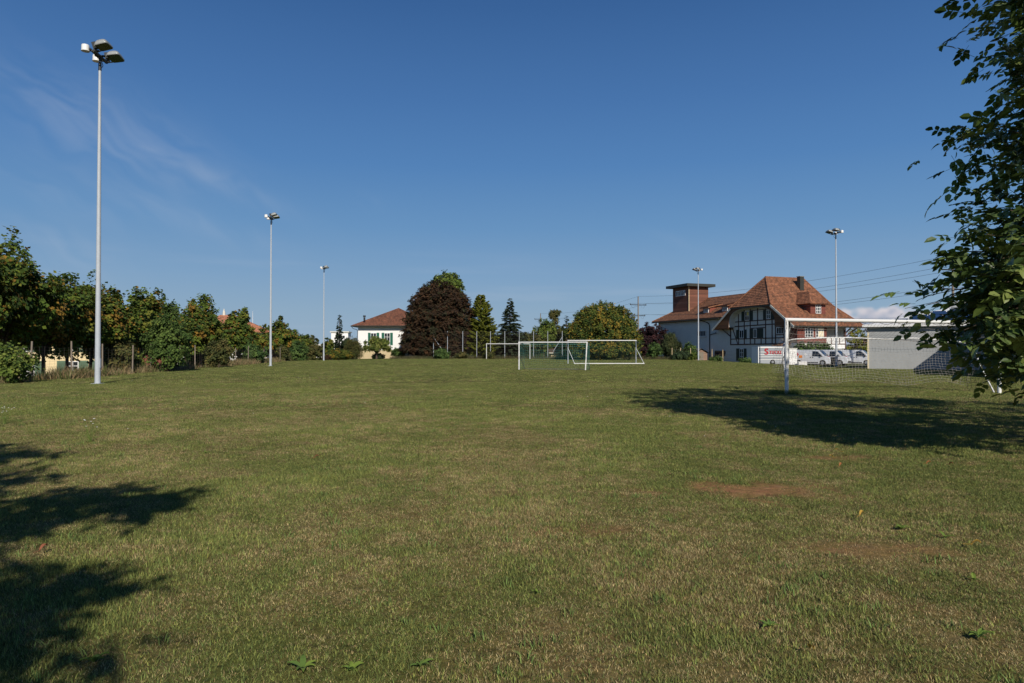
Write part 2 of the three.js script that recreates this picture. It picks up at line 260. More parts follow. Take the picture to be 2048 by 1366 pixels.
// lobes: [x, y, z, rx, ry, rz]; leaves gather in clumps through the outer part of each lobe
function crownG(o) {
  const r = rng(o.seed), clumps = [];
  let tot = 0; const cum = o.lobes.map((l) => (tot += Math.pow(l[3] * l[4] * l[5], 0.66)));
  const nc = o.clumps ?? Math.round(o.n / 38);
  for (let i = 0; i < nc; i++) {
    const t = r() * tot, l = o.lobes[cum.findIndex((c) => c >= t)];
    const y = r() * 2 - 1, a = r() * 6.283, s = Math.sqrt(1 - y * y), rad = (o.shell ?? 0.5) + (1 - (o.shell ?? 0.5)) * Math.pow(r(), 0.6) + 0.12 * gauss(r);
    const dir = V(s * Math.cos(a), y, s * Math.sin(a));
    const tone = r();   // each clump has a leaf colour of its own, drawn at random wherever it grows
    clumps.push([l[0] + dir.x * l[3] * rad, l[1] + dir.y * l[4] * rad, l[2] + dir.z * l[5] * rad, dir, tone]);
  }
  const cr = o.clumpR ?? 0.35, up = o.up ?? 0.5, stretch = o.stretch ?? 1, col = o.colors, droop = o.droop ?? 0.3, wide = o.wide ?? 0.38;
  return leafGeometry(o.n, () => {
    const c = clumps[(r() * nc) | 0], s = o.size * (0.65 + 0.7 * r());
    const px = c[0] + gauss(r) * cr, py = c[1] + gauss(r) * cr * stretch, pz = c[2] + gauss(r) * cr;
    const n = V(c[3].x + gauss(r) * 0.9, c[3].y * 0.6 + up + gauss(r) * 0.7, c[3].z + gauss(r) * 0.9).normalize();
    const a = V(c[3].x + gauss(r) * 1.6, -droop + gauss(r) * 0.8, c[3].z + gauss(r) * 1.6); a.addScaledVector(n, -a.dot(n)).normalize();
    const b = n.clone().cross(a).multiplyScalar(s * wide), li = n.clone().multiplyScalar(s * 0.1); a.multiplyScalar(s);
    const tint = col[(c[4] < 0.5 ? c[4] * 2 * col.length : r() * col.length) | 0], v = 0.75 + 0.5 * r();   // colours drawn at random: whole clumps of one tint, or single leaves
    return [px, py, pz, a.x, a.y, a.z, b.x, b.y, b.z, li.x, li.y, li.z, tint[0] * v, tint[1] * v, tint[2] * v];
  });
}
function limbsG(base, lobes, r0, seed, seg = 7) { // a tapered trunk and one bent limb to each lobe
  const r = rng(seed), list = [], top = Math.max(...lobes.map((l) => l[1] - l[4] * 0.2)), fork = base.y + (top - base.y) * 0.3;
  const f = V(base.x + gauss(r) * 0.1, fork, base.z + gauss(r) * 0.1);
  list.push(rodG(V(base.x, base.y - 0.3, base.z), f, r0, r0 * 0.75, seg + 2));
  for (const l of lobes) {
    const e = V(l[0], l[1] + l[4] * 0.35, l[2]), m = f.clone().lerp(e, 0.5).add(V(gauss(r) * 0.2, 0.15 + gauss(r) * 0.2, gauss(r) * 0.2));
    list.push(rodG(f, m, r0 * 0.55, r0 * 0.33, seg), rodG(m, e, r0 * 0.33, r0 * 0.1, seg));
    for (let k = 0; k < 4; k++) { const a = r() * 6.28, s = m.clone().lerp(e, r() * 0.8); list.push(rodG(s, s.clone().add(V(Math.cos(a) * l[3] * 0.8, l[4] * (0.1 + 0.4 * r()), Math.sin(a) * l[5] * 0.8)), r0 * 0.16, r0 * 0.04, 5)); }
  }
  return joined(list);
}
function broadTree(name, label, category, x, z, lobes, o, group) {
  const y = G(x, z), t = thing(name, label, category, x, y, z, 0, group);
  if (o.trunk !== 0) mesh('trunk', limbsG(V(0, 0, 0), lobes, o.trunk ?? 0.14, o.seed + 7), o.bark ?? M.bark, t);
  mesh('crown', crownG({ ...o, lobes }), o.mat ?? LEAF, t);
  return t;
}
const PAL = {
  maple: [[0.045, 0.080, 0.012], [0.07, 0.115, 0.014], [0.085, 0.13, 0.015], [0.115, 0.155, 0.017], [0.16, 0.17, 0.022], [0.24, 0.14, 0.02]],
  green: [[0.040, 0.080, 0.019], [0.072, 0.128, 0.029], [0.120, 0.184, 0.045]],
  bright: [[0.068, 0.115, 0.019], [0.115, 0.169, 0.027], [0.189, 0.230, 0.041]],
  beech: [[0.034, 0.019, 0.009], [0.058, 0.030, 0.013], [0.036, 0.036, 0.014], [0.080, 0.039, 0.015]],
  plum: [[0.020, 0.010, 0.013], [0.042, 0.017, 0.020], [0.070, 0.025, 0.025]],
  hornbeam: [[0.035, 0.065, 0.012], [0.06, 0.095, 0.014], [0.095, 0.125, 0.018], [0.13, 0.135, 0.02], [0.27, 0.19, 0.025]],
  gold: [[0.11, 0.14, 0.014], [0.19, 0.21, 0.02], [0.27, 0.27, 0.03]],
  dark: [[0.021, 0.042, 0.018], [0.039, 0.069, 0.027], [0.060, 0.093, 0.036]],
  blueSpruce: [[0.045, 0.07, 0.035], [0.075, 0.11, 0.05], [0.11, 0.14, 0.06]],
  olive: [[0.060, 0.075, 0.021], [0.098, 0.105, 0.027], [0.128, 0.112, 0.033]],
  apple: [[0.072, 0.108, 0.019], [0.132, 0.168, 0.031], [0.204, 0.216, 0.048]],
};
function conifer(name, label, x, z, H, R, o = {}) {
  const r = rng(o.seed ?? 5), t = thing(name, label, 'conifer', x, G(x, z), z, 0, o.group), y0 = o.y0 ?? 0.03;
  mesh('trunk', rodG(V(0, -0.3, 0), V(0, H * 0.98, 0), H * 0.018 + 0.05, 0.015, 8), M.bark, t);
  const sprays = [], bran = [], lev = o.levels ?? Math.round(H * 4.5), col = o.colors ?? PAL.blueSpruce;
  for (let k = 0; k < lev; k++) {
    const f = k / (lev - 1), y = H * lerp(y0, 0.975, f), L0 = R * Math.pow(1 - f, o.pow ?? 0.85) + 0.08, nb = Math.max(4, Math.round((o.branches ?? 9) * (0.5 + 0.5 * (1 - f))));
    for (let b = 0; b < nb; b++) {
      const a = r() * 6.283, L = L0 * (0.6 + 0.5 * r()), yj = y + (r() - 0.5) * H / lev * 1.6, dy = (o.rise ?? 0.15) * L * (f > 0.6 ? 1.6 : 1), droop = (o.droop ?? 0.4) * L, ca = Math.cos(a), sa = Math.sin(a);
      const at = (q) => V(ca * L * q, yj + dy * q - droop * q * q, sa * L * q);
      if (L > 0.5) bran.push(rodG(at(0), at(0.85), 0.012 + 0.01 * L, 0.005, 4, true));
      const ns = Math.max(6, Math.round(L * (o.dense ?? 11) * 2.4));
      for (let s = 0; s < ns; s++) { const q = 0.18 + 0.85 * Math.sqrt(r()), p = at(Math.min(1, q)); sprays.push([p, ca, sa, s % 2 ? 1 : -1, Math.max(0.3, 1 - q * 0.6)]); }
    }
  }
  if (bran.length) mesh('branches', joined(bran), M.bark, t);
  const sz = (o.size ?? 0.34) * 1.35;
  mesh('crown', leafGeometry(sprays.length, (k) => {
    const [p, ca, sa, side, m] = sprays[k], s = sz * (0.6 + 0.7 * r()) * m, sp = 0.75 * r();
    const ax = V(ca * (1 - sp * 0.5) - sa * side * sp, -(o.hang ?? 0.25) * r() + 0.1 * gauss(r), sa * (1 - sp * 0.5) + ca * side * sp).normalize(), n = V(gauss(r) * 0.6, 1, gauss(r) * 0.6).normalize(), bb = n.clone().cross(ax).normalize().multiplyScalar(s * (o.wide ?? 0.2) * 1.25);
    const tint = col[(r() * col.length) | 0], v = 0.75 + 0.5 * r();   // random tint per spray
    return [p.x, p.y, p.z, ax.x * s, ax.y * s, ax.z * s, bb.x, bb.y, bb.z, 0, -s * 0.06, 0, tint[0] * v, tint[1] * v, tint[2] * v];
  }), NEEDLE, t);
  return t;
}
// ---------------------------------------------------------------- buildings
// a window facing local +z, its middle bottom at (x, y, z); the frame is the part, panes and shutters hang on it
function windowAt(parent, x, y, z, turn, w, h, cols, rows, o = {}) {
  const bars = [], t = 0.07, d = 0.09;
  bars.push(boxR(-w / 2, w / 2, 0, t, -0.02, d), boxR(-w / 2, w / 2, h - t, h, -0.02, d), boxR(-w / 2, -w / 2 + t, t, h - t, -0.02, d), boxR(w / 2 - t, w / 2, t, h - t, -0.02, d));
  for (let i = 1; i < cols; i++) bars.push(boxR(-w / 2 + w * i / cols - 0.035, -w / 2 + w * i / cols + 0.035, t, h - t, -0.01, d - 0.012));
  for (let j = 1; j < rows; j++) bars.push(boxR(-w / 2 + t, w / 2 - t, h * j / rows - 0.03, h * j / rows + 0.03, -0.008, d - 0.024));
  const f = mesh('window', joined(bars), o.frame ?? M.frame, parent); f.position.set(x, y, z); f.rotation.y = turn;
  mesh('pane', boxR(-w / 2 + 0.02, w / 2 - 0.02, 0.02, h - 0.02, -0.015, 0.045), o.pane ?? M.glass, f);
  if (o.sill) mesh('sill', boxR(-w / 2 - 0.15, w / 2 + 0.15, -0.14, -0.01, -0.02, 0.16), o.sillMat ?? M.pale, f);
  for (const [s, sw] of o.shutters ?? []) {
    const list = [boxR(s < 0 ? -w / 2 - sw : w / 2 + 0.02, s < 0 ? -w / 2 - 0.02 : w / 2 + sw, -0.04, h + 0.04, 0.005, 0.05)];
    const cx = s * (w / 2 + sw / 2), n = 9; for (let k = 0; k < n; k++) list.push(boxG(sw - 0.16, 0.05, 0.03, cx, 0.08 + (h - 0.16) * (k + 0.5) / n, 0.055, 0, 0.5));
    mesh('shutter', joined(list), o.shutterMat ?? M.shutterDark, f);
  }
  return f;
}
{ // farmhouse with half-hipped roof, arched gable and long barn wing; local x = along the ridge, local z = -u (u runs back along the gable front)
  const t = thing('timber_farmhouse', 'large farmhouse with half-hipped red tiled roof, timber-framed arched gable and barn wing', 'farmhouse', 40.4, -0.55, -100, 0.347);
  const Q = (u, v, y) => V(v, y, -u);
  const FRONT = -Math.PI / 2; // windows on the gable front face local -x
  // walls
  const mainWall = [[0, -1], [13.7, -1], [13.7, 5.7], [12.6, 7.4], [11.2, 8.55], [2.5, 8.55], [1.1, 7.4], [0, 5.9]];
  mesh('wall', extG(mainWall.map(([u, y]) => [u, y]), 10.6).rotateY(Math.PI / 2), M.plaster, t);
  mesh('barn_wall', boxR(0.02, 12, -1, 7.35, -13.72, -35), M.plaster, t);
  // roof
  const slope = (name, pts, mat = M.tileMain, th = 0.22) => { const m = mesh(name, slabG(pts, th), mat, t); mesh('tile_courses', coursesG(pts), mat, m); return m; };
  const mu = (u) => 13.7 - u;
  slope('roof', [Q(2.2, -1.2, 8.85), Q(2.2, 10.64, 8.85), Q(6.85, 9.3, 13.45), Q(6.85, 1.9, 13.45)]);
  slope('roof', [Q(-2.5, -1.2, 5.55), Q(-2.5, 12, 5.55), Q(2.2, 10.64, 8.85), Q(2.2, -1.2, 8.85)]);
  slope('roof', [Q(mu(2.2), 10.64, 8.85), Q(mu(2.2), -1.2, 8.85), Q(6.85, 1.9, 13.45), Q(6.85, 9.3, 13.45)]);
  slope('roof', [Q(mu(-2.5), 12, 5.55), Q(mu(-2.5), -1.2, 5.55), Q(mu(2.2), -1.2, 8.85), Q(mu(2.2), 10.64, 8.85)]);
  slope('half_hip', [Q(mu(2.2), -1.2, 8.85), Q(2.2, -1.2, 8.85), Q(6.85, 1.9, 13.45)]);
  slope('hip', [Q(2.2, 10.64, 8.85), Q(mu(2.2), 10.64, 8.85), Q(6.85, 9.3, 13.45)]);
  slope('hip', [Q(-2.5, 12, 5.55), Q(mu(-2.5), 12, 5.55), Q(mu(2.2), 10.64, 8.85), Q(2.2, 10.64, 8.85)]);
  const ridge = (a, b) => mesh('ridge_tile', rodG(a, b, 0.13, 0.13, 8), M.tileMain, t);
  ridge(Q(6.85, 1.8, 13.47), Q(6.85, 9.4, 13.47)); ridge(Q(2.1, -1.25, 8.85), Q(6.85, 1.9, 13.46)); ridge(Q(mu(2.1), -1.25, 8.85), Q(6.85, 1.9, 13.46)); ridge(Q(2.2, 10.66, 8.87), Q(6.85, 9.3, 13.46)); ridge(Q(-2.5, 12.02, 5.57), Q(2.2, 10.66, 8.87));
  slope('barn_roof', [Q(36, -0.8, 7.5), Q(14.4, -0.8, 7.5), Q(8.6, 6, 11.7), Q(29.6, 6, 11.7)], M.tileBarn);
  slope('barn_roof', [Q(14.4, 12.8, 7.5), Q(36, 12.8, 7.5), Q(29.6, 6, 11.7), Q(8.6, 6, 11.7)], M.tileBarn);
  slope('barn_roof', [Q(36, 12.8, 7.5), Q(36, -0.8, 7.5), Q(29.6, 6, 11.7)], M.tileBarn);
  mesh('ridge_tile', rodG(Q(9, 6, 11.7), Q(29.6, 6, 11.7), 0.12, 0.12, 8), M.tileBarn, t);
  mesh('ridge_tile', rodG(Q(36, -0.8, 7.5), Q(29.6, 6, 11.7), 0.12, 0.12, 8), M.tileBarn, t);
  mesh('gutter', rodG(Q(36, -0.9, 7.28), Q(15, -0.9, 7.28), 0.09, 0.09, 8), M.fascia, t);
  mesh('gutter', rodG(Q(-2.62, -1.2, 5.36), Q(-2.62, 12, 5.36), 0.1, 0.1, 8), M.fascia, t);
  mesh('downpipe', tubeG([Q(20.3, -0.85, 7.2), Q(19.4, -0.5, 6.9), Q(18.7, -0.1, 6.5), Q(18.6, -0.08, 5.6), Q(18.6, -0.08, 3), Q(18.6, -0.08, -0.3)], 0.07), M.black, t);
  mesh('downpipe', tubeG([Q(16.2, -0.6, 5.0), Q(16.6, -0.25, 4.85), Q(17.6, -0.12, 4.75), Q(18.5, -0.1, 4.6)], 0.06), M.black, t);
  mesh('fascia_board', beamG(Q(2.2, -1.26, 8.66), Q(mu(2.2), -1.26, 8.66), 0.08, 0.2), M.fascia, t);
  for (const f of [(u) => u, mu]) { mesh('barge_board', beamG(Q(f(2.2), -1.26, 8.62), Q(f(-2.6), -1.26, 5.3), 0.09, 0.3), M.pale, t); }
  // arched gable: boarded spandrels and white vault
  const arch = []; for (let i = 0; i <= 40; i++) { const a = Math.PI * i / 40, c = Math.cos(a), s = Math.sin(a); arch.push([6.8 + 5.35 * Math.sign(c) * Math.pow(Math.abs(c), 0.66), 5.7 + 2.88 * Math.pow(s, 0.66)]); }
  const outline = [[-2.3, 5.5], [-1.9, 5.62], ...[[1.9, 8.36], [2.35, 8.66], [11.35, 8.66], [11.8, 8.36]], [15.6, 5.62], [16.0, 5.5], [13.4, 5.5]];
  const spandrel = [...outline, ...arch.slice().map(([u, y]) => [13.7 - u, y]).map(([u, y]) => [u, y])].slice(0, outline.length);
  const shp = new THREE.Shape([[-2.2, 5.55], [1.9, 8.36], [2.35, 8.62], [11.35, 8.62], [11.8, 8.36], [15.9, 5.55], [12.16, 5.55]].concat(arch.slice().reverse().map(([u, y]) => [u, y]).reverse().sort((a, b) => b[0] - a[0]), [[1.44, 5.55]]).map((p) => new THREE.Vector2(p[0], p[1])));
  mesh('gable_boarding', clean(new THREE.ExtrudeGeometry(shp, { depth: 0.1, bevelEnabled: false })).rotateY(Math.PI / 2).translate(-1.1, 0, 0), M.soffit, t);
  { const list = []; const A = arch.slice().sort((a, b) => b[0] - a[0]); for (let i = 0; i < A.length - 1; i++) { const [u0, y0] = A[i], [u1, y1] = A[i + 1], p = [Q(u0, -1.04, y0), Q(u1, -1.04, y1), Q(u1, 0.02, y1), Q(u0, 0.02, y0)]; list.push(slabG(p, 0.05)); } mesh('arch_vault', joined(list), M.plaster, t); }
  for (const [u0, u1] of [[12.3, 16.0], [-2.2, 1.3]]) mesh('eave_soffit', boxR(-1.1, 0.0, 5.42, 5.52, -u0, -u1), M.soffit, t);
  // timber frame
  const beam = (u0, y0, u1, y1, w = 0.2) => mesh('timber_beam', beamG(Q(u0, -0.02, y0), Q(u1, -0.02, y1), 0.1, w * 0.82), M.timber, t);
  beam(13.1, 2.88, 0.6, 2.94, 0.22); beam(13.0, 3.78, 0.65, 3.82, 0.16); beam(11.9, 5.82, 2.5, 5.9); beam(11.8, 6.55, 2.5, 6.62, 0.18);
  beam(13.0, 2.9, 13.0, 5.6, 0.24); for (const [u, a, b] of [[11.0, 2.9, 7.8], [9.59, 2.9, 8.4], [8.17, 2.9, 8.5], [6.45, 5.9, 8.5], [4.65, 2.9, 8.45], [3.24, 2.9, 6.6], [2.5, 2.9, 5.85], [0.72, 2.9, 5.4], [7.12, 2.9, 3.8], [5.67, 2.9, 3.8]]) beam(u, a, u, b, 0.18);
  beam(12.5, 5.57, 11.2, 2.95, 0.16); beam(8.2, 8.2, 2.5, 8.25, 0.14); beam(8.1, 5.4, 4.7, 5.45, 0.16); beam(2.5, 4.28, 0.7, 4.3, 0.14);
  mesh('timber_beam', beamG(Q(14.5, -0.6, 5.5), Q(13.0, -0.02, 4.2), 0.16, 0.16), M.timber, t);
  windowAt(t, -0.02, 6.7, -8.86, FRONT, 1.05, 1.42, 2, 2, { shutters: [[-1, 0.85], [1, 0.78]] }); windowAt(t, -0.02, 6.72, -3.95, FRONT, 0.95, 1.38, 2, 2, { shutters: [[-1, 0.75], [1, 0.7]] });
  mesh('curtain', boxR(-0.075, -0.07, 7.5, 8.0, -8.5, -8.95), M.yellowCloth, t);
  windowAt(t, -0.02, 3.9, -10.2, FRONT, 1.05, 1.32, 2, 1, { shutters: [[-1, 0.85], [1, 0.63]] }); windowAt(t, -0.02, 3.92, -7.0, FRONT, 0.78, 1.38, 2, 1, { shutters: [[-1, 0.9], [1, 1.4]] }); windowAt(t, -0.02, 4.38, -1.5, FRONT, 1.45, 1.0, 3, 1);
  windowAt(t, -0.02, 0.3, -10.2, FRONT, 0.95, 1.9, 2, 3, { shutters: [[-1, 0.9], [1, 0.62]] }); windowAt(t, -0.02, 0.75, -6.2, FRONT, 0.7, 1.45, 2, 2, { shutters: [[-1, 0.6], [1, 0.6]] });
  windowAt(t, -0.02, 1.05, -15.8, FRONT, 2.7, 0.85, 5, 1, { frame: M.trim }); windowAt(t, -0.02, 4.4, -20.95, FRONT, 2.4, 0.95, 5, 1, { sill: true, sillMat: M.plaster, frame: M.plaster, pane: M.black });
  // barn dormers
  for (const u of [20.6, 15.4]) {
    const y = 8.4, v = 0.75;
    mesh('dormer', boxR(v, 2.9, y, y + 1.0, -u - 0.95, -u + 0.95), M.redWood, t);
    slope('dormer_roof', [Q(u + 1.25, 0.25, y + 1.02), Q(u - 1.25, 0.25, y + 1.02), Q(u - 1.25, 3.6, y + 1.75), Q(u + 1.25, 3.6, y + 1.75)], M.tileBarn, 0.12);
    windowAt(t, v - 0.01, y + 0.15, -u, FRONT, 1.4, 0.75, 4, 1);
  }
  // square tower on the barn
  const tw = mesh('tower', boxR(1.85, 6.15, 7.0, 13.8, -27.5, -32.75), M.brickRed, t);
  mesh('tower_roof', boxR(0.9, 7.1, 13.8, 14.3, -26.6, -33.7), M.fascia, tw);
  mesh('corner_board', boxR(1.81, 1.97, 7.1, 13.78, -27.46, -27.62), M.paleWood, tw);
  { const bars = [], u0 = 28.6, u1 = 31.6; for (let k = 0; k <= 6; k++) { const u = lerp(u0, u1, k / 6); bars.push(boxR(1.76, 1.84, 12.3, 13.1, -u - 0.05, -u + 0.05)); } bars.push(boxR(1.77, 1.84, 13.1, 13.2, -u0 + 0.05, -u1 - 0.05), boxR(1.77, 1.84, 12.2, 12.3, -u0 + 0.05, -u1 - 0.05)); mesh('tower_window', joined(bars), M.frame, tw); mesh('tower_pane', boxR(1.8, 1.84, 12.3, 13.1, -u0, -u1), M.glass, tw); }
  // roof dormer and chimney on the sunny slope
  mesh('dormer', boxR(4.26, 7.1, 6.9, 8.95, -0.02, -3.2), M.redShingle, t);
  windowAt(t, 5.68, 7.45, -0.02, 0, 1.0, 1.36, 3, 3);
  slope('dormer_roof', [Q(-0.6, 3.6, 8.9), Q(-0.6, 7.7, 8.9), Q(1.77, 5.65, 10.9)], M.tileMain, 0.14);
  slope('dormer_roof', [Q(2.9, 3.6, 8.9), Q(-0.6, 3.6, 8.9), Q(1.77, 5.65, 10.9), Q(4.6, 5.65, 10.9)], M.tileMain, 0.14);
  slope('dormer_roof', [Q(-0.6, 7.7, 8.9), Q(2.9, 7.7, 8.9), Q(4.6, 5.65, 10.9), Q(1.77, 5.65, 10.9)], M.tileMain, 0.14);
  const ch = mesh('chimney', boxR(6.65, 7.4, 10.8, 13.5, -4.65, -5.35), M.fascia, t); mesh('chimney_cap', boxR(6.58, 7.47, 13.5, 13.58, -4.58, -5.42), M.greyMetal, ch);
  // glazed red bay and open veranda under the sunny eave
  mesh('bay', boxR(0.12, 5.5, 3.05, 5.3, 1.8, 0.02), M.redShingle, t);
  mesh('bay_base', boxR(0.14, 5.48, -1, 3.05, 1.7, 0.03), M.plaster, t);
  windowAt(t, 2.2, 3.85, 1.8, 0, 1.5, 1.4, 3, 3); windowAt(t, 4.15, 3.85, 1.8, 0, 1.5, 1.4, 3, 3); mesh('blind', boxR(3.85, 4.85, 3.95, 5.2, 1.83, 1.86), M.blind, t);
  mesh('balustrade', boxR(5.5, 9.0, 2.2, 3.85, 1.75, 1.62), M.plasterWhite, t);
  for (const [x, x1, y, y1] of [[5.5, 9.0, 3.8, 3.92], [5.5, 9.0, 2.82, 2.94]]) mesh('timber_beam', boxR(x, x1, y, y1, 1.8, 1.72), M.timber, t);
  for (const x of [6.35, 7.9]) mesh('timber_beam', boxR(x, x + 0.14, 2.94, 3.8, 1.79, 1.72), M.timber, t);
  mesh('veranda_post', boxR(9.0, 9.22, -1, 5.4, 1.75, 1.5), M.timber, t); mesh('veranda_post', boxR(7.2, 7.38, 3.9, 5.4, 1.75, 1.58), M.timber, t);
  mesh('brace', beamG(V(9.15, 3.9, 1.6), V(11.2, 5.35, 1.9), 0.12, 0.12), M.timber, t); mesh('brace', beamG(V(9.15, 4.4, 1.6), V(10.3, 5.4, 1.7), 0.14, 0.14), M.timber, t);
  mesh('veranda_wall', boxR(5.5, 9.0, -1, 2.2, 1.55, 0.02), M.plaster, t);
  mesh('door_canopy', slabG([V(-1.3, 2.6, 0.4), V(0.3, 3.0, 0.4), V(0.3, 3.0, -2.0), V(-1.3, 2.6, -2.0)].reverse(), 0.15).translate(0, -0.1, 0), M.soffit, t);
}
{ // white house with hipped roof
  const t = thing('white_house', 'white house with brown hipped roof and green shutters behind the dark copper tree', 'house', -21.8, G(-21.8, -125), -125);
  mesh('wall', boxR(-6.4, 6.4, 1.6, 6.0, 0, -12.5), M.plasterWhite, t);
  mesh('plinth', boxR(-6.45, 6.45, -1, 1.5, 0.05, -12.55), M.beige, t); mesh('string_course', boxR(-6.5, 6.5, 1.5, 1.6, 0.1, -12.6), M.pale, t);
  const apex = V(0, 9.6, -6.25), c = [V(-7.4, 6.0, 1), V(7.4, 6.0, 1), V(7.4, 6.0, -13.5), V(-7.4, 6.0, -13.5)];
  for (let k = 0; k < 4; k++) { const p = [c[k], c[(k + 1) % 4], apex], m = mesh('roof', slabG(p, 0.16), M.tileWhite, t); mesh('tile_courses', coursesG(p, 0.3, 0.03), M.tileWhite, m); }
  mesh('soffit', boxR(-7.2, 7.2, 5.72, 5.82, 0.8, -13.3), M.pale, t); mesh('gutter', rodG(V(-7.45, 5.88, 1.08), V(7.45, 5.88, 1.08), 0.09), M.fascia, t); mesh('gutter', rodG(V(-7.48, 5.88, 1.08), V(-7.48, 5.88, -13), 0.09), M.fascia, t);
  mesh('downpipe', tubeG([V(-7.4, 5.8, 0.9), V(-7.1, 5.4, 0.6), V(-6.5, 5.1, 0.12), V(-6.5, 3, 0.12), V(-6.5, 0, 0.12)], 0.05), M.fascia, t);
  for (const x of [-1.05, -3.55]) windowAt(t, x, 2.45, 0, 0, 1.05, 2.2, 2, 3, { shutters: [[-1, 0.5], [1, 0.5]], shutterMat: M.shutterGreen, sill: true });
  windowAt(t, 3.2, 2.45, 0, 0, 1.05, 2.2, 2, 3, { shutters: [[-1, 0.5], [1, 0.5]], shutterMat: M.shutterGreen, sill: true });
  mesh('vent', joined([rodG(V(-5.2, 6.9, 0.2), V(-5.2, 7.5, 0.2), 0.17), rodG(V(-5.2, 7.55, 0.2), V(-5.2, 7.85, 0.2), 0.24)]), M.black, t);
  mesh('skylight', boxG(0.5, 0.06, 0.5, 0.1, 8.75, -4.85, 0, 0.5), M.pale, t);
  // main block behind, its dark roof and chimney
  mesh('rear_wall', boxR(2, 10.5, -1, 7, -12.6, -23), M.plasterWhite, t);
  const e = [V(0.8, 6.9, -11.6), V(11.5, 6.9, -11.6), V(11.5, 6.9, -24), V(0.8, 6.9, -24)], r0 = V(5.2, 11.6, -17.8), r1 = V(6.8, 11.6, -17.8);
  mesh('rear_roof', slabG([e[0], e[1], r1, r0], 0.16), M.tileDark, t); mesh('rear_roof', slabG([e[1], e[2], r1], 0.16), M.tileDark, t); mesh('rear_roof', slabG([e[2], e[3], r0, r1], 0.16), M.tileDark, t); mesh('rear_roof', slabG([e[3], e[0], r0], 0.16), M.tileDark, t);
  mesh('chimney', boxR(4.2, 4.95, 9, 12.0, -15.5, -16.2), M.plasterWhite, t);
}
{ // hall with a hipped metal roof and solar panels
  const t = thing('grey_hall', 'flat grey hall with pale metal roof and dark solar panels beside the vans', 'hall', 31.3, -0.2, -60, -0.527);
  // local x runs right and nearer along the front, local -z runs back
  mesh('wall', boxR(0, 22, -1, 3.75, 0, -12), M.concrete, t);
  const c = [V(-0.4, 3.84, 0.4), V(22.4, 3.84, 0.4), V(22.4, 3.84, -12.4), V(-0.4, 3.84, -12.4)], a = V(6.4, 5.5, -6), b = V(15.6, 5.5, -6);
  mesh('roof', slabG([c[0], c[1], b, a], 0.14), M.roofWhite, t); mesh('roof', slabG([c[1], c[2], b], 0.14), M.roofWhite, t); mesh('roof', slabG([c[2], c[3], a, b], 0.14), M.roofWhite, t); mesh('roof', slabG([c[3], c[0], a], 0.14), M.roofWhite, t);
  mesh('eave_trim', boxR(-0.42, 22.5, 3.66, 3.85, 0.46, 0.36), M.roofWhite, t);
  const th = Math.atan2(5.5 - 3.84, 6.4);
  for (let row = 0; row < 4; row++) for (let k = 0; k < 14; k++) { const s = 1.15 + row * 1.45, x = s + 1.4 + k * 1.1; if (x > 20.5 - s) continue; mesh('solar_panel', boxG(1.02, 0.04, 1.3, x, 3.84 + s * Math.sin(th) + 0.1, 0.4 - s * Math.cos(th), 0, th), M.solar, t); }
  mesh('roof_box', boxR(6.3, 8.6, 5.3, 6.1, -6.3, -7.2), M.concrete, t);
  mesh('corner_strip', boxR(-0.05, 0.07, -1, 3.2, 0.05, -0.08), M.blind, t);
  // side wing that runs towards the pitch and shades the front
  mesh('wing_wall', boxR(10.3, 19.5, -1, 5.6, 0.02, 22), M.plasterYellow, t);
  mesh('wing_roof', slabG([V(9.8, 5.6, 22.6), V(9.8, 5.6, -0.3), V(14.9, 7.6, -0.3), V(14.9, 7.6, 22.6)].reverse(), 0.15), M.tileBarn, t);
  mesh('wing_roof', slabG([V(20.0, 5.6, 22.6), V(14.9, 7.6, 22.6), V(14.9, 7.6, -0.3), V(20.0, 5.6, -0.3)].reverse(), 0.15), M.tileBarn, t);
}
function plainHouse(name, label, x, y, z, turn, w, d, h, rise, wall, roofMat, wins, o = {}) {
  const t = thing(name, label, 'house', x, y, z, turn);
  mesh('wall', boxR(-w / 2, w / 2, -1, h, 0, -d), wall, t);
  const ov = 0.8, ins = o.hip ?? 0, c = [V(-w / 2 - ov, h, ov), V(w / 2 + ov, h, ov), V(w / 2 + ov, h, -d - ov), V(-w / 2 - ov, h, -d - ov)], a = V(-w / 2 - ov + ins, h + rise, -d / 2), b = V(w / 2 + ov - ins, h + rise, -d / 2);
  mesh('roof', slabG([c[0], c[1], b, a], 0.2), roofMat, t); mesh('roof', slabG([c[2], c[3], a, b], 0.2), roofMat, t);
  mesh('roof', slabG([c[1], c[2], b], 0.18), ins ? roofMat : wall, t); mesh('roof', slabG([c[3], c[0], a], 0.18), ins ? roofMat : wall, t);
  for (const [wx, wy, ww, wh, cols, rows, opt] of wins) windowAt(t, wx, wy, 0, 0, ww, wh, cols, rows, opt);
  return t;
}
{ const h = plainHouse('orange_roof_house', 'pale house with orange hipped roof and thin mast rising above the maples', -63.6, -3.2, -150, 0.25, 18.5, 14, 8.7, 4.0, M.plasterWhite, M.tileOrange, [[5, 4.2, 1.4, 1.6, 2, 2, {}], [1, 4.2, 1.4, 1.6, 2, 2, {}], [-4, 4.2, 1.4, 1.6, 2, 2, {}], [5, 1.2, 1.4, 1.6, 2, 2, {}], [1, 1.2, 1.4, 1.6, 2, 2, {}]], { hip: 8.5 });
  mesh('mast', rodG(V(5.4, 10.5, -7), V(5.4, 13.6, -7), 0.06, 0.03), M.whiteMetal, h); mesh('turret', joined([rodG(V(-0.8, 12.6, -7), V(-0.8, 13.3, -7), 0.35, 0.3), rodG(V(-0.8, 13.3, -7), V(-0.8, 14.2, -7), 0.3, 0.02)]), M.pale, h);
  mesh('side_wing', boxR(-17, -9.3, -1, 7, -1, -9), M.redWood, h); }
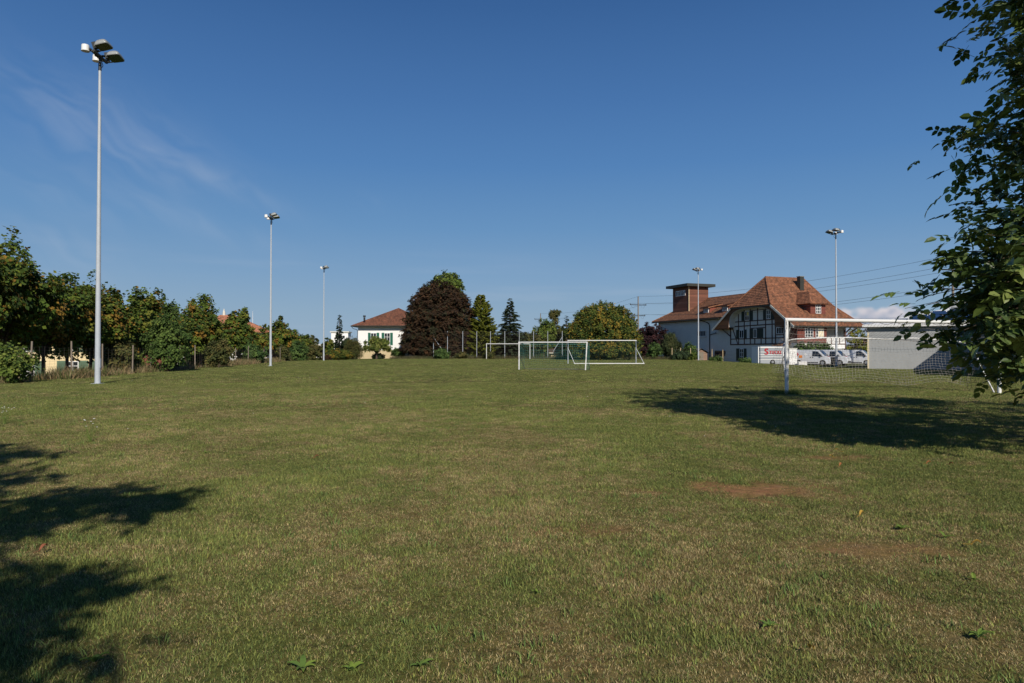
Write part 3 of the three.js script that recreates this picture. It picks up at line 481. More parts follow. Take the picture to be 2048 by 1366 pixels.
{ const sh = { shutters: [[-1, 0.75], [1, 0.75]], shutterMat: std([0.10, 0.16, 0.10], 0.7) };
  plainHouse('yellow_house', 'yellow house with grey-green shutters below the bank behind the fence', -40.3, -3.6, -61, 0.45, 9.5, 8, 6.4, 2.6, M.plasterYellow, M.tileWhite, [[-2.7, 2.75, 1.5, 1.3, 3, 3, sh], [0.9, 2.75, 0.9, 1.3, 2, 3, sh], [3.5, 2.75, 0.9, 1.3, 2, 3, sh], [-2.7, 4.9, 1.2, 1.1, 2, 2, sh], [0.9, 4.9, 0.9, 1.1, 2, 2, sh]], { hip: 4 }); }
{ const t = thing('blue_garage', 'light blue boarded garage beside the yellow house', 'garage', -45.6, -3.6, -58, 0.45); mesh('wall', boxR(-2.2, 2.2, -1, 4.2, 0, -5), planks([0.32, 0.45, 0.66], 53, 0.2), t); mesh('roof', slabG([V(-2.6, 4.2, 0.5), V(2.6, 4.2, 0.5), V(2.6, 4.7, -5.4), V(-2.6, 4.7, -5.4)], 0.15), M.fascia, t); mesh('door', boxR(-1.5, 1.5, -1, 2.2, 0.06, 0.01), M.plasterWhite, t); }
{ const t = thing('white_flat_roofed_house', 'white modern flat-roofed building far behind the second light mast', 'building', -59, G(-59, -205), -205, 0.2);
  mesh('wall', boxR(-2.5, 3.5, -1, 6.6, 0, -10), M.plasterWhite, t); mesh('roof', boxR(-2.9, 3.9, 6.6, 7.3, 0.6, -10.4), M.plasterWhite, t); for (const x of [-1.2, 1.6]) windowAt(t, x, 4.0, 0, 0, 1.7, 1.9, 2, 1, { frame: M.trim }); mesh('wing', boxR(3.5, 9, -1, 5, -2, -10), M.plasterWhite, t); }
{ const t = thing('white_cabin', 'small white building peeping over the hedge by the third light mast', 'building', -48, G(-48, -190), -190, 0.1); mesh('wall', boxR(-2.3, 2.3, -1, 6.9, 0, -6), M.plasterWhite, t); mesh('roof', boxR(-2.6, 2.6, 6.9, 7.2, 0.3, -6.3), M.pale, t); windowAt(t, 0.4, 5.2, 0, 0, 2.2, 0.9, 3, 1); }
{ // garden hut
  const x = sx(1403, 116), t = thing('garden_hut', 'little weathered wooden garden hut with pitched roof against the barn wall', 'hut', x, G(x, -116) - 0.1, -116, 0.1);
  mesh('wall', extG([[-1, 0], [1, 0], [1, 1.35], [0, 1.95], [-1, 1.35]], 1.6).translate(0, 0, -1.6), M.hutWood, t);
  for (const s of [-1, 1]) mesh('roof', slabG(s > 0 ? [V(0, 2.12, 0.2), V(1.25, 1.4, 0.2), V(1.25, 1.4, -1.8), V(0, 2.12, -1.8)].reverse() : [V(0, 2.12, 0.2), V(-1.25, 1.4, 0.2), V(-1.25, 1.4, -1.8), V(0, 2.12, -1.8)], -0.08), M.paleBark, t);
  mesh('door', boxR(-0.35, 0.35, 0.05, 1.5, 0.05, 0.0), M.wood, t);
}
{ const x = sx(1112, 122), t = thing('small_shelter', 'small beige shelter with brown roof behind the tall catch fence', 'shelter', x, G(x, -122), -122, 0.1); mesh('wall', boxR(-0.9, 0.9, -0.3, 1.0, 0, -1.6), M.beige, t); mesh('roof', slabG([V(-1.3, 1.05, 0.4), V(1.3, 1.05, 0.4), V(1.3, 1.75, -2.0), V(-1.3, 1.75, -2.0)], 0.1), M.tileDark, t); mesh('ledge', boxR(-1.35, 1.35, 0.85, 0.98, 0.5, 0.3), M.pale, t); }
// parking area
{ const P = [], I = [], nx = 24, nz = 14; for (let j = 0; j <= nz; j++) for (let i = 0; i <= nx; i++) { const x = 33 + i * 0.9, z = -84.2 - j * 1.0; P.push(x, G(x, z) + 0.02, z); } for (let j = 0; j < nz; j++) for (let i = 0; i < nx; i++) { const a = j * (nx + 1) + i, b = a + 1, c = a + nx + 1, d = c + 1; I.push(a, b, c, b, d, c); }
  const g = new THREE.BufferGeometry(); g.setAttribute('position', new THREE.Float32BufferAttribute(P, 3)); g.setAttribute('uv', new THREE.Float32BufferAttribute(P.filter((_, k) => k % 3 !== 1), 2)); g.setIndex(I); g.computeVertexNormals(); structure('parking_area', g, mottled([0.12, 0.115, 0.105], 0.3, 3, 1, 0.01, 61)); }
// ---------------------------------------------------------------- floodlight masts
function loftG(rings) { // rings of equal length -> closed skin
  const P = [], n = rings[0].length; const tri = (a, b, c) => P.push(...a.toArray(), ...b.toArray(), ...c.toArray());
  for (let k = 0; k < rings.length - 1; k++) for (let i = 0; i < n; i++) { const j = (i + 1) % n; tri(rings[k][i], rings[k][j], rings[k + 1][j]); tri(rings[k][i], rings[k + 1][j], rings[k + 1][i]); }
  for (const [ring, f] of [[rings[0], 1], [rings.at(-1), 0]]) { const c = ring.reduce((s, p) => s.add(p), V(0, 0, 0)).divideScalar(n); for (let i = 0; i < n; i++) { const j = (i + 1) % n; f ? tri(c, ring[j], ring[i]) : tri(c, ring[i], ring[j]); } }
  const g = new THREE.BufferGeometry(); g.setAttribute('position', new THREE.Float32BufferAttribute(P, 3)); g.setAttribute('uv', new THREE.Float32BufferAttribute(new Float32Array(P.length / 3 * 2), 2)); g.computeVertexNormals(); return g;
}
const rectRing = (w, d, y, p = 0.35, n = 24) => Array.from({ length: n }, (_, i) => { const a = -i / n * 6.283, c = Math.cos(a), s = Math.sin(a); return V(w / 2 * Math.sign(c) * Math.pow(Math.abs(c), p), y, d / 2 * Math.sign(s) * Math.pow(Math.abs(s), p)); });
function makeMast() {
  const t = thing('floodlight_mast', 'x', 'light mast', 0, 0, 0);
  mesh('pole', rodG(V(0, -0.5, 0), V(0, 14.0, 0), 0.118, 0.052, 20), M.galv, t);
  mesh('collar', joined([rodG(V(0, 13.6, 0), V(0, 13.95, 0), 0.065, 0.062, 16), rodG(V(0, 13.95, 0), V(0, 14.25, 0), 0.05, 0.05, 12)]), M.darkSteel, t);
  mesh('crossarm', joined([boxG(0.09, 0.09, 1.25, 0.02, 14.2, 0), boxG(0.07, 0.07, 1.25, -0.15, 14.28, 0), boxG(0.38, 0.06, 0.08, 0, 14.24, 0.52), boxG(0.38, 0.06, 0.08, 0, 14.24, -0.52), boxG(0.4, 0.06, 0.08, 0, 14.24, 0)]), M.darkSteel, t);
  for (const s of [-1, 1]) {
    const f = mesh('floodlight', joined([loftG([rectRing(0.54, 0.74, 0.0), rectRing(0.56, 0.76, 0.03), rectRing(0.56, 0.76, 0.06)]), loftG([rectRing(0.52, 0.72, 0.06), rectRing(0.5, 0.68, 0.14, 0.45), rectRing(0.4, 0.54, 0.22, 0.6), rectRing(0.2, 0.27, 0.26, 0.8)])]), M.greyMetal, t);
    f.position.set(0.4, 14.4, s * 0.58); f.rotation.set(s * 0.06, 0, 0.24 + 0.06 * s);
    mesh('lamp_glass', loftG([rectRing(0.49, 0.69, -0.012), rectRing(0.49, 0.69, 0.004)]), M.lampGlass, f);
    mesh('gear_box', boxG(0.15, 0.26, 0.22, -0.33, 0.14, 0), M.darkSteel, f);
    mesh('bracket', joined([beamG(V(-0.25, 0.02, 0.32), V(-0.45, -0.12, 0.06), 0.04, 0.03), beamG(V(-0.25, 0.02, -0.32), V(-0.45, -0.12, -0.06), 0.04, 0.03)]), M.greyMetal, f);
    const d = mesh('drum_lamp', new THREE.LatheGeometry([[0.001, 0.27], [0.13, 0.27], [0.15, 0.25], [0.155, 0.04], [0.165, 0.0], [0.15, 0.0], [0.14, 0.05], [0.001, 0.06]].map((p) => new THREE.Vector2(...p)), 24), M.whiteMetal, t); d.position.set(-0.36, 14.2, s * 0.52);
    mesh('drum_lens', rodG(V(0, 0.005, 0), V(0, 0.03, 0), 0.148, 0.148, 20), M.lampGlass, d);
  }
  mesh('access_hatch', boxG(0.02, 0.4, 0.11, 0.112, 0.9, 0), M.galv, t); mesh('foot_plate', loftG([rectRing(0.44, 0.44, -0.05, 0.3), rectRing(0.44, 0.44, 0.03, 0.3)]), M.galv, t);
  mesh('cable', tubeG([V(-0.1, 14.15, 0.3), V(0.12, 13.95, 0.18), V(0.14, 13.8, 0.05), V(0.06, 13.7, 0.02)], 0.014, 16, 5), M.black, t);
  return t;
}
const masts = [[-17.9, -29.5, 0.147, 'tall galvanised floodlight mast standing on the lawn near the yellow house', 0], [-23.2, -65.6, 0.147, 'galvanised floodlight mast in front of the maples and orange roof', 0], [-29.1, -105.5, 0.147, 'galvanised floodlight mast beside the hedge and narrow spruce', 0], [34.7, -73, Math.PI + 0.147, 'galvanised floodlight mast standing in front of the white vans', 0], [29.5, -108, Math.PI + 0.147, 'galvanised floodlight mast standing in front of the barn and hut', 0]];
const mast0 = makeMast();
masts.forEach(([x, z, turn, label], i) => { const m = i ? mast0.clone() : mast0; if (i) { m.name = unique('floodlight_mast'); scene.add(m); } m.position.set(x, G(x, z), z); m.rotation.y = turn; m.userData = { label, category: 'light mast', group: 'floodlight masts round the pitch' }; });

// ---------------------------------------------------------------- goals
function netG(rows, r) { // rows[i][j]: points; strands run both ways
  const list = [], seg = (a, b) => { const d = b.clone().sub(a), l = d.length(); if (l < 1e-4) return; d.divideScalar(l); const n = Math.abs(d.y) > 0.9 ? V(1, 0, 0) : V(0, 1, 0), p = n.cross(d).normalize().multiplyScalar(r), q = d.clone().cross(p); const c = [p, p.clone().multiplyScalar(-0.5).addScaledVector(q, 0.87), p.clone().multiplyScalar(-0.5).addScaledVector(q, -0.87)]; for (let k = 0; k < 3; k++) { const m = (k + 1) % 3, A = a.clone().add(c[k]), B = a.clone().add(c[m]), C = b.clone().add(c[m]), D = b.clone().add(c[k]); list.push(A, B, C, A, C, D); } };
  for (let i = 0; i < rows.length; i++) for (let j = 0; j < rows[i].length; j++) { if (j + 1 < rows[i].length) seg(rows[i][j], rows[i][j + 1]); if (i + 1 < rows.length && rows[i + 1][j]) seg(rows[i][j], rows[i + 1][j]); }
  const P = new Float32Array(list.length * 3); list.forEach((p, k) => p.toArray(P, k * 3)); const g = new THREE.BufferGeometry(); g.setAttribute('position', new THREE.BufferAttribute(P, 3)); g.computeVertexNormals(); return g;
}
{ // the old full-size goal in the shade of the walnut
  const xl = sx(1573, 22.6), xr = sx(1998, 23.3), zl = -22.6, zr = -23.3, turn = Math.atan2(-(zr - zl), xr - xl);
  const t = thing('old_goal', 'old full-size football goal with flaking white posts and torn grey net', 'football goal', xl, G(xl, zl), zl, turn);
  const W = Math.hypot(xr - xl, zr - zl), dy = G(xr, zr) - G(xl, zl) - 0.05, top = (s) => 2.44 + dy * s;
  mesh('post', rodG(V(0, -0.4, 0), V(0, 2.5, 0), 0.06, 0.06, 16), M.goalWorn, t); mesh('post', rodG(V(W, dy - 0.4, 0), V(W, 2.5 + dy, 0), 0.06, 0.06, 16), M.goalWorn, t);
  mesh('crossbar', rodG(V(-0.06, 2.46, 0), V(W + 0.06, 2.46 + dy, 0), 0.06, 0.06, 16), M.goalWhite, t);
  { const hoop = []; for (let k = 0; k <= 60; k++) { const a = k / 60; hoop.push([a, 0]); }
    mesh('net_cord', tubeG(Array.from({ length: 49 }, (_, k) => V(lerp(0, W, k / 48), 2.39 + dy * k / 48 + (k % 4 === 0 ? 0.03 : k % 4 === 2 ? -0.045 : -0.015), 0.05)), 0.007, 160, 4), M.netDark, t); }
  // bent top brackets
  for (const [x0, s, y0] of [[0, 1, 0], [W, -1, dy]]) mesh('net_bracket', tubeG([V(x0, 2.43 + y0, -0.05), V(x0 + s * 0.3, 2.43 + y0, -0.4), V(x0 + s * 0.52, 2.4 + y0, -0.8), V(x0 + s * 0.6, 2.22 + y0, -0.95), V(x0 + s * 0.5, 2.0 + y0, -0.85), V(x0 + s * 0.2, 1.82 + y0, -0.4), V(x0, 1.72 + y0, -0.05)], 0.034, 40, 8), M.greyTube, t);
  // leaning rear hoop
  const bx = [0.12, W - 0.05];
  mesh('rear_hoop', tubeG([V(bx[0], -0.2, -0.15), V(0.25, 0.5, -0.55), V(0.42, 1.25, -1.05), V(0.6, 1.66, -1.35), V(0.95, 1.82, -1.5), V(1.6, 1.86, -1.52), V(2.6, 1.9, -1.53), V(3.6, 1.88, -1.52), V(4.6, 1.84, -1.52), V(5.6, 1.88, -1.5), V(6.9, 1.86 + dy, -1.5), V(7.5, 1.78 + dy, -1.45), V(7.72, 1.45 + dy, -1.25), V(7.6, 0.95 + dy, -0.85), V(W + 0.08, dy - 0.2, -0.15)], 0.024, 120, 8), M.goalWhite, t);
  const r = rng(77), rows = [], nx = 58, ny = 24;
  for (let j = 0; j <= ny; j++) { const row = []; for (let i = 0; i <= nx; i++) {
    const s = i / nx, x = lerp(0.05, W - 0.05, s), q = j / ny; let y, z;
    const edge = Math.min(1, Math.min(s, 1 - s) * 9);
    if (q < 0.3) { const k = q / 0.3; y = lerp(top(s) - 0.03, 1.86 + dy * s * 0.3, k) - Math.sin(k * Math.PI) * (0.3 + 0.12 * Math.sin(s * 9)); z = lerp(-0.02, -1.5 * (0.35 + 0.65 * edge), k); }
    else { const k = (q - 0.3) / 0.7, bot = 0.34 + 0.35 * Math.pow(1 - s, 6) + 0.08 * Math.sin(s * 17) + dy * s; y = lerp(1.84, bot, k); z = lerp(-1.5 * (0.35 + 0.65 * edge), -1.2 - 0.15 * Math.sin(s * 7), k) - 0.1 * Math.sin(k * 3.1); }
    row.push(V(x + 0.05 * Math.sin(q * 9 + s * 20) + gauss(r) * 0.012, y + gauss(r) * 0.012, z + gauss(r) * 0.02)); } rows.push(row); }
  mesh('net', netG(rows, 0.0033), std([0.27, 0.25, 0.225], 0.9), t);
  for (const s of [0, 1]) { const side = []; for (let j = 0; j <= 15; j++) { const row = [], q = j / 15; for (let i = 0; i <= 8; i++) { const k = i / 8, y = lerp(2.35, 0.15, q) , zb = lerp(-0.9, -1.2, q) * Math.min(1, 0.5 + q); row.push(V((s ? W : 0) + (s ? -1 : 1) * 0.5 * k * (1 - q * 0.6) + gauss(r) * 0.015, y * (1 - 0.15 * k) + (s ? dy : 0), zb * k)); } side.push(row); } mesh('side_net', netG(side, 0.005), M.netDark, t); }
}
{ // small portable goal with green net
  const xl = sx(1038, 50.2), z0 = -50.2, t = thing('small_goal', 'small portable white goal with green netting in the middle of the pitch', 'football goal', xl, G(xl, z0), z0, -0.14), W = 4.85, h = 2.02;
  for (const x of [0, W]) { mesh('post', rodG(V(x, -0.02, 0), V(x + (x ? 0.12 : 0), h, 0), 0.042, 0.042, 12), M.goalWorn, t); mesh('stay', rodG(V(x + 0.05, 1.0, 0), V(x + 0.3, 0.02, -1.3), 0.02, 0.02, 8), M.greyTube, t); mesh('net_arm', rodG(V(x, h - 0.05, 0), V(x + 0.28, h - 0.12, -0.55), 0.02, 0.02, 8), M.greyTube, t); }
  mesh('crossbar', rodG(V(-0.05, h, 0), V(W + 0.17, h, 0), 0.042, 0.042, 12), M.goalWhite, t);
  mesh('ground_bar', rodG(V(0.3, 0.03, -1.3), V(W + 0.3, 0.03, -1.3), 0.025, 0.025, 8), M.greyTube, t);
  const rows = []; for (let j = 0; j <= 18; j++) { const row = [], q = j / 18; for (let i = 0; i <= 36; i++) { const s = i / 36, k = Math.min(1, q / 0.25), e = Math.max(0, (q - 0.25) / 0.75); row.push(V(lerp(0.02, W, s) + 0.28 * Math.max(k * 0.9, e), q < 0.25 ? h - 0.08 * k - 0.1 * Math.sin(k * 3.14) : lerp(h - 0.1, 0.05, e), q < 0.25 ? -0.55 * k : lerp(-0.55, -1.3, Math.pow(e, 1.5)))); } rows.push(row); } mesh('net', netG(rows, 0.0034), M.netGreen, t);
  for (const x of [0, W]) { const side = []; for (let j = 0; j <= 15; j++) { const q = j / 15, row = []; for (let i = 0; i <= 6; i++) row.push(V(x + 0.28 * i / 6, lerp(h - 0.06, 0.04, q), -lerp(0.55, 1.3, q) * i / 6)); side.push(row); } mesh('side_net', netG(side, 0.0034), M.netGreen, t); }
}
{ // full-size goal turned away
  const xl = sx(1136, 71), z0 = -71, W = 7.1, h = 2.44, t = thing('turned_goal', 'full-size white goal seen from behind with a white ground bar', 'football goal', xl, G(xl, z0), z0, 0.02);
  for (const x of [0, W]) { mesh('post', rodG(V(x, -0.02, 0), V(x, h, 0), 0.048, 0.048, 12), M.galv, t); mesh('stay', rodG(V(x + 0.02, 1.6, 0.02), V(x + 0.5, 0.1, 1.5), 0.027, 0.027, 8), M.goalWhite, t); mesh('net_arm', rodG(V(x, h - 0.08, 0), V(x + 0.15, h - 0.25, 0.7), 0.022, 0.022, 8), M.greyTube, t); }
  mesh('crossbar', rodG(V(-0.06, h, 0), V(W + 0.06, h, 0), 0.048, 0.048, 12), M.goalWhite, t); mesh('ground_bar', rodG(V(0.45, 0.07, 1.5), V(W + 0.55, 0.07, 1.5), 0.05, 0.05, 12), M.goalWhite, t);
  const rows = []; for (let j = 0; j <= 20; j++) { const q = j / 20, row = []; for (let i = 0; i <= 50; i++) { const s = i / 50, k = Math.min(1, q / 0.2), e = Math.max(0, (q - 0.2) / 0.8); row.push(V(lerp(0, W, s) + 0.15 * k + 0.35 * e, q < 0.2 ? h - 0.15 * k - 0.12 * Math.sin(k * 3.14) : lerp(h - 0.2, 0.1, e), q < 0.2 ? 0.7 * k : lerp(0.7, 1.5, e * e))); } rows.push(row); } mesh('net', netG(rows, 0.0035), std([0.03, 0.07, 0.06], 0.9), t);
}
{ const d = 110, xl = sx(973, d), W = 7.0, h = 2.44, t = thing('bare_goal', 'white goal frame without net at the far fence', 'football goal', xl, G(xl, -d), -d, 0); for (const x of [0, W]) mesh('post', rodG(V(x, -0.1, 0), V(x, h, 0), 0.055, 0.055, 12), M.goalWhite, t); mesh('crossbar', rodG(V(-0.06, h, 0), V(W + 0.06, h, 0), 0.055, 0.055, 12), M.goalWhite, t); }

// ---------------------------------------------------------------- fences
{ // ball-catch fence at the far end
  const d = 112.5, t = thing('catch_fence', 'tall wire catch fence on slim grey posts behind the far goal', 'fence', 0, 0, -d), px = [867, 895, 925.5, 953.5, 981, 1009.5, 1038.5, 1067, 1095.5, 1124.5], xs = px.map((p) => sx(p, d));
  xs.forEach((x) => mesh('post', rodG(V(x, G(x, -d) - 0.2, 0), V(x, 4.55, 0), 0.042, 0.042, 8), M.galv, t));
  mesh('brace', rodG(V(xs[0], 3.6, 0), V(xs[0] + 1.3, 1.7, 0.02), 0.04, 0.04, 8), M.galv, t); mesh('brace', rodG(V(xs[9], 3.6, 0), V(xs[9] - 1.5, 1.2, 0.02), 0.04, 0.04, 8), M.galv, t);
  const rows = []; for (let j = 0; j <= 15; j++) { const row = []; for (let i = 0; i <= 110; i++) row.push(V(lerp(xs[0], xs[9], i / 110), 0.1 + 4.4 * j / 15, -0.06)); rows.push(row); } mesh('wire_mesh', netG(rows, 0.0035), M.fenceWire, t);
}
{ // old wire fence along the bank
  const t = thing('bank_fence', 'weathered wooden-post wire fence along the grassy bank under the maples', 'fence', 0, 0, 0), ds = [27.5, 30.8, 34, 38.2, 42, 46.5, 49.8, 53, 56, 60, 65, 69, 74, 79.5, 85, 88, 93, 99, 105, 112, 120], r = rng(9), rows = Array.from({ length: 12 }, () => []);
  ds.forEach((d) => { const x = fenceX(d), y = G(x, -d), h = 1.85 + 0.25 * r(); mesh('post', rodG(V(x, y - 0.4, -d), V(x + gauss(r) * 0.06, y + h, -d + gauss(r) * 0.05), 0.05, 0.045, 8), M.wood, t); });
  for (let d = 27.5; d <= 120; d += 0.5) { const x = fenceX(d) - 0.08, y = G(x, -d); for (let j = 0; j < 12; j++) rows[j].push(V(x, y + 0.1 + j * 0.145 + (j === 11 ? 0.04 * Math.sin(d * 2) : 0), -d)); } mesh('wire_mesh', netG(rows, 0.0035), M.fenceWire, t);
}
{ // garden posts by the barn
  const t = thing('garden_fence', 'row of pale garden stakes with wire in front of the barn', 'fence', 0, 0, -112), pts = [1344, 1361, 1381, 1424, 1445.5, 1468, 1492]; pts.forEach((p) => { const x = sx(p, 112), y = G(x, -112); mesh('post', boxG(0.09, 2.1, 0.09, x, y + 0.9, 0), M.paleWood, t); }); const x0 = sx(1344, 112), x1 = sx(1492, 112); for (const y of [0.5, 1.1, 1.7]) mesh('wire', rodG(V(x0, G(x0, -112) + y, 0.05), V(x1, G(x1, -112) + y, 0.05), 0.008, 0.008, 4), M.fenceWire, t);
}
// ---------------------------------------------------------------- power line
{
  const spots = [[7.9, -189, 11.6, 'grey wooden power pole with two crossarms, far behind the catch fence'], [24.6, -133, 11.9, 'wooden power pole with two crossarms beside the round hornbeam'], [48.5, -75, 11.9, 'wooden power pole with crossarms behind the walnut leaves'], [72, -17, 11.9, 'wooden power pole with crossarms at the road beyond the hall']];
  const dir = V(23.4, 0, 58).normalize(), side = V(dir.z, 0, -dir.x), ends = [];
  spots.forEach(([x, z, top, label]) => {
    const t = thing('power_pole', label, 'power pole', x, 0, z, 0, 'power poles crossing behind the farmhouse'), e = [V(x, top, z)];
    mesh('pole', rodG(V(0, G(x, z) - 0.5, 0), V(0, top, 0), 0.17, 0.11, 10), M.wood, t);
    for (const [y, l] of [[top - 1.65, 1.85], [top - 3.75, 1.6]]) {
      const arm = mesh('crossarm', beamG(side.clone().multiplyScalar(-l).setY(y), side.clone().multiplyScalar(l).setY(y), 0.1, 0.12), M.darkSteel, t);
      for (const s of [-1, 1]) { const p = side.clone().multiplyScalar(s * (l - 0.1)); mesh('insulator', joined([rodG(p.clone().setY(0.02 + y), p.clone().setY(y + 0.25), 0.07, 0.05, 8)]), M.darkSteel, arm); e.push(p.setY(y + 0.25).add(V(x, 0, z))); }
      mesh('stay_loop', tubeG([side.clone().multiplyScalar(-l * 0.9).setY(y), side.clone().multiplyScalar(-l * 0.6).setY(y - 0.65), side.clone().multiplyScalar(-l * 0.3).setY(y)], 0.014, 14, 4), M.wire, t);
      mesh('stay_loop', tubeG([side.clone().multiplyScalar(l * 0.9).setY(y), side.clone().multiplyScalar(l * 0.6).setY(y - 0.65), side.clone().multiplyScalar(l * 0.3).setY(y)], 0.014, 14, 4), M.wire, t);
    }
    ends.push(e);
  });
  const which = ['topmost power line wire strung between the pole tips', 'upper power wire on the farther end of the upper crossarms', 'upper power wire on the nearer end of the upper crossarms', 'lower power wire on the farther end of the lower crossarms', 'lower power wire on the nearer end of the lower crossarms'];
  which.forEach((label, k) => { const segs = []; for (let i = 0; i < ends.length - 1; i++) { const a = ends[i][k], b = ends[i + 1][k]; for (let s = 0; s < 12; s++) { const f = (q) => a.clone().lerp(b, q).add(V(0, -1.1 * 4 * q * (1 - q), 0)); segs.push(rodG(f(s / 12), f((s + 1) / 12), 0.016, 0.016, 5, true)); } } tag(mesh('power_wire', joined(segs), M.wire, scene), label, 'wire', 'power line wires'); });
  tag(mesh('service_cable', tubeG([V(46.5, 6.2, -104), V(58, 6.0, -95), V(72, 6.4, -86)], 0.018, 24, 5), M.wire, scene), 'single service cable running level from the farmhouse roof to the hall', 'cable');
}
// ---------------------------------------------------------------- vans and trailer
const font = await new FontLoader().loadAsync('fonts/droid/droid_sans_bold.typeface.json');
const textG = (s, size, depth = 0.01) => clean(new TextGeometry(s, { font, size, depth, curveSegments: 3, bevelEnabled: false }));
function makeVan() {
  const t = thing('white_van', 'x', 'van', 0, 0, 0);
  const narrow = (g) => { const p = g.attributes.position; for (let i = 0; i < p.count; i++) { const y = p.getY(i), x = p.getX(i); p.setZ(i, p.getZ(i) * (1 - 0.13 * ss(0.95, 2.0, y)) * (1 - 0.12 * ss(1.7, 2.45, x))); } g.computeVertexNormals(); return g; };
  const prof = [[-2.38, 0.32], [-2.42, 0.6], [-2.4, 1.5], [-2.3, 1.88], [-2.1, 1.94], [0.75, 1.94], [1.05, 1.87], [1.72, 1.18], [2.2, 1.03], [2.36, 0.85], [2.4, 0.5], [2.34, 0.28], [1.95, 0.26], [1.92, 0.5], [1.75, 0.68], [1.5, 0.73], [1.25, 0.68], [1.1, 0.5], [1.07, 0.26], [-1.0, 0.26], [-1.03, 0.5], [-1.2, 0.68], [-1.45, 0.73], [-1.7, 0.68], [-1.85, 0.5], [-1.88, 0.28]];
  mesh('body', narrow(extG(prof, 1.76, 0.05).translate(0, 0, -0.88)), M.vanWhite, t);
  for (const s of [-1, 1]) {
    const side = (name, pts, mat, out = 0.012) => mesh(name, narrow(extG(pts, 0.02).translate(0, 0, s > 0 ? 0.93 + out - 0.02 : -0.93 - out)), mat, t);
    side('side_window', [[0.28, 1.16], [1.55, 1.13], [1.0, 1.72], [0.85, 1.8], [0.3, 1.8]], M.vanGlass); side('door_seam', [[0.18, 0.35], [0.2, 0.35], [0.2, 1.85], [0.18, 1.85]], M.trim, 0.008); side('door_seam', [[-1.02, 0.7], [-1.0, 0.7], [-1.0, 1.85], [-1.02, 1.85]], M.trim, 0.008); side('sill_strip', [[-0.95, 0.3], [1.0, 0.3], [1.0, 0.42], [-0.95, 0.42]], M.trim, 0.008); side('door_handle', [[0.02, 0.98], [0.14, 0.98], [0.14, 1.08], [0.02, 1.08]], M.trim, 0.02); side('door_handle', [[0.3, 0.98], [0.42, 0.98], [0.42, 1.08], [0.3, 1.08]], M.trim, 0.02);
    side('red_sign', [[-1.55, 1.15], [-1.37, 1.4], [-1.55, 1.65], [-1.73, 1.4]], M.red); side('orange_sign', [[-1.35, 0.95], [-0.95, 0.95], [-0.95, 1.28], [-1.35, 1.28]], M.orange);
    side('white_mark', [[-0.62, 1.15], [-0.5, 1.15], [-0.5, 1.35], [-0.38, 1.35], [-0.56, 1.62], [-0.74, 1.35], [-0.62, 1.35]], M.whiteMetal);
    for (const x of [1.5, -1.45]) { const w = mesh('wheel', rodG(V(x, 0.33, s * 0.68), V(x, 0.33, s * 0.9), 0.33, 0.33, 24), M.tyre, t); mesh('rim', rodG(V(x, 0.33, s * 0.9), V(x, 0.33, s * 0.915), 0.21, 0.2, 16), M.hub, w); }
    mesh('wheel_arch', boxR(1.1, 1.9, 0.2, 0.66, s * 0.66, s * 0.4), M.black, t); mesh('wheel_arch', boxR(-1.85, -1.05, 0.2, 0.66, s * 0.66, s * 0.4), M.black, t);
    mesh('headlight', narrow(loftG([rectRing(0.1, 0.34, 0, 0.7), rectRing(0.05, 0.28, 0.12, 0.7)]).rotateZ(-1.0).translate(2.2, 0.9, s * 0.66)), M.silver, t);
    mesh('mirror', loftG([rectRing(0.12, 0.2, 0, 0.6), rectRing(0.14, 0.22, 0.15, 0.6), rectRing(0.1, 0.18, 0.26, 0.7)]).translate(1.35, 1.12, s * 1.0), M.trim, t);
  }
  mesh('windscreen', narrow(slabG([V(1.73, 1.2, -0.84), V(1.73, 1.2, 0.84), V(1.07, 1.87, 0.82), V(1.07, 1.87, -0.82)].reverse(), -0.02).translate(0.035, 0.035, 0)), M.vanGlass, t);
  mesh('grille', boxG(0.06, 0.16, 1.0, 2.35, 0.86, 0, 0, 0, 0.3), M.trim, t); mesh('bumper', boxG(0.06, 0.22, 1.3, 2.42, 0.46, 0), M.trim, t); mesh('badge', rodG(V(2.38, 0.88, 0), V(2.42, 0.89, 0), 0.07), M.silver, t); mesh('bonnet_sign', boxG(0.3, 0.006, 0.6, 2.0, 1.155, 0, 0, 0, -0.3), M.red, t);
  return t;
}
const van0 = makeVan(), rack = (t) => { const l = []; for (const z of [-0.65, 0.65]) l.push(rodG(V(-2.1, 2.1, z), V(0.7, 2.1, z), 0.025)); for (let k = 0; k < 6; k++) { const x = -2.1 + k * 0.56; l.push(rodG(V(x, 2.1, -0.65), V(x, 2.1, 0.65), 0.02), rodG(V(x, 1.9, -0.65), V(x, 2.1, -0.65), 0.02), rodG(V(x, 1.9, 0.65), V(x, 2.1, 0.65), 0.02)); } mesh('roof_rack', joined(l), M.trim, t); };
[[sx(1624, 88), -88, -0.7, 'white van with red diamond and orange square, parked nearest the trailer', 0], [sx(1659, 89.5), -89.5, -0.75, 'white van parked between two others behind the black bin', 0], [sx(1709, 90), -90, -0.6, 'white van with roof rack parked beside the hall corner', 1]].forEach(([x, z, turn, label, rk], i) => { const v = i ? van0.clone() : van0; if (i) { v.name = unique('white_van'); scene.add(v); } v.position.set(x, G(x, z) + 0.03, z); v.rotation.y = turn; v.userData = { label, category: 'van', group: 'vans parked by the farmhouse' }; if (rk) rack(v); });
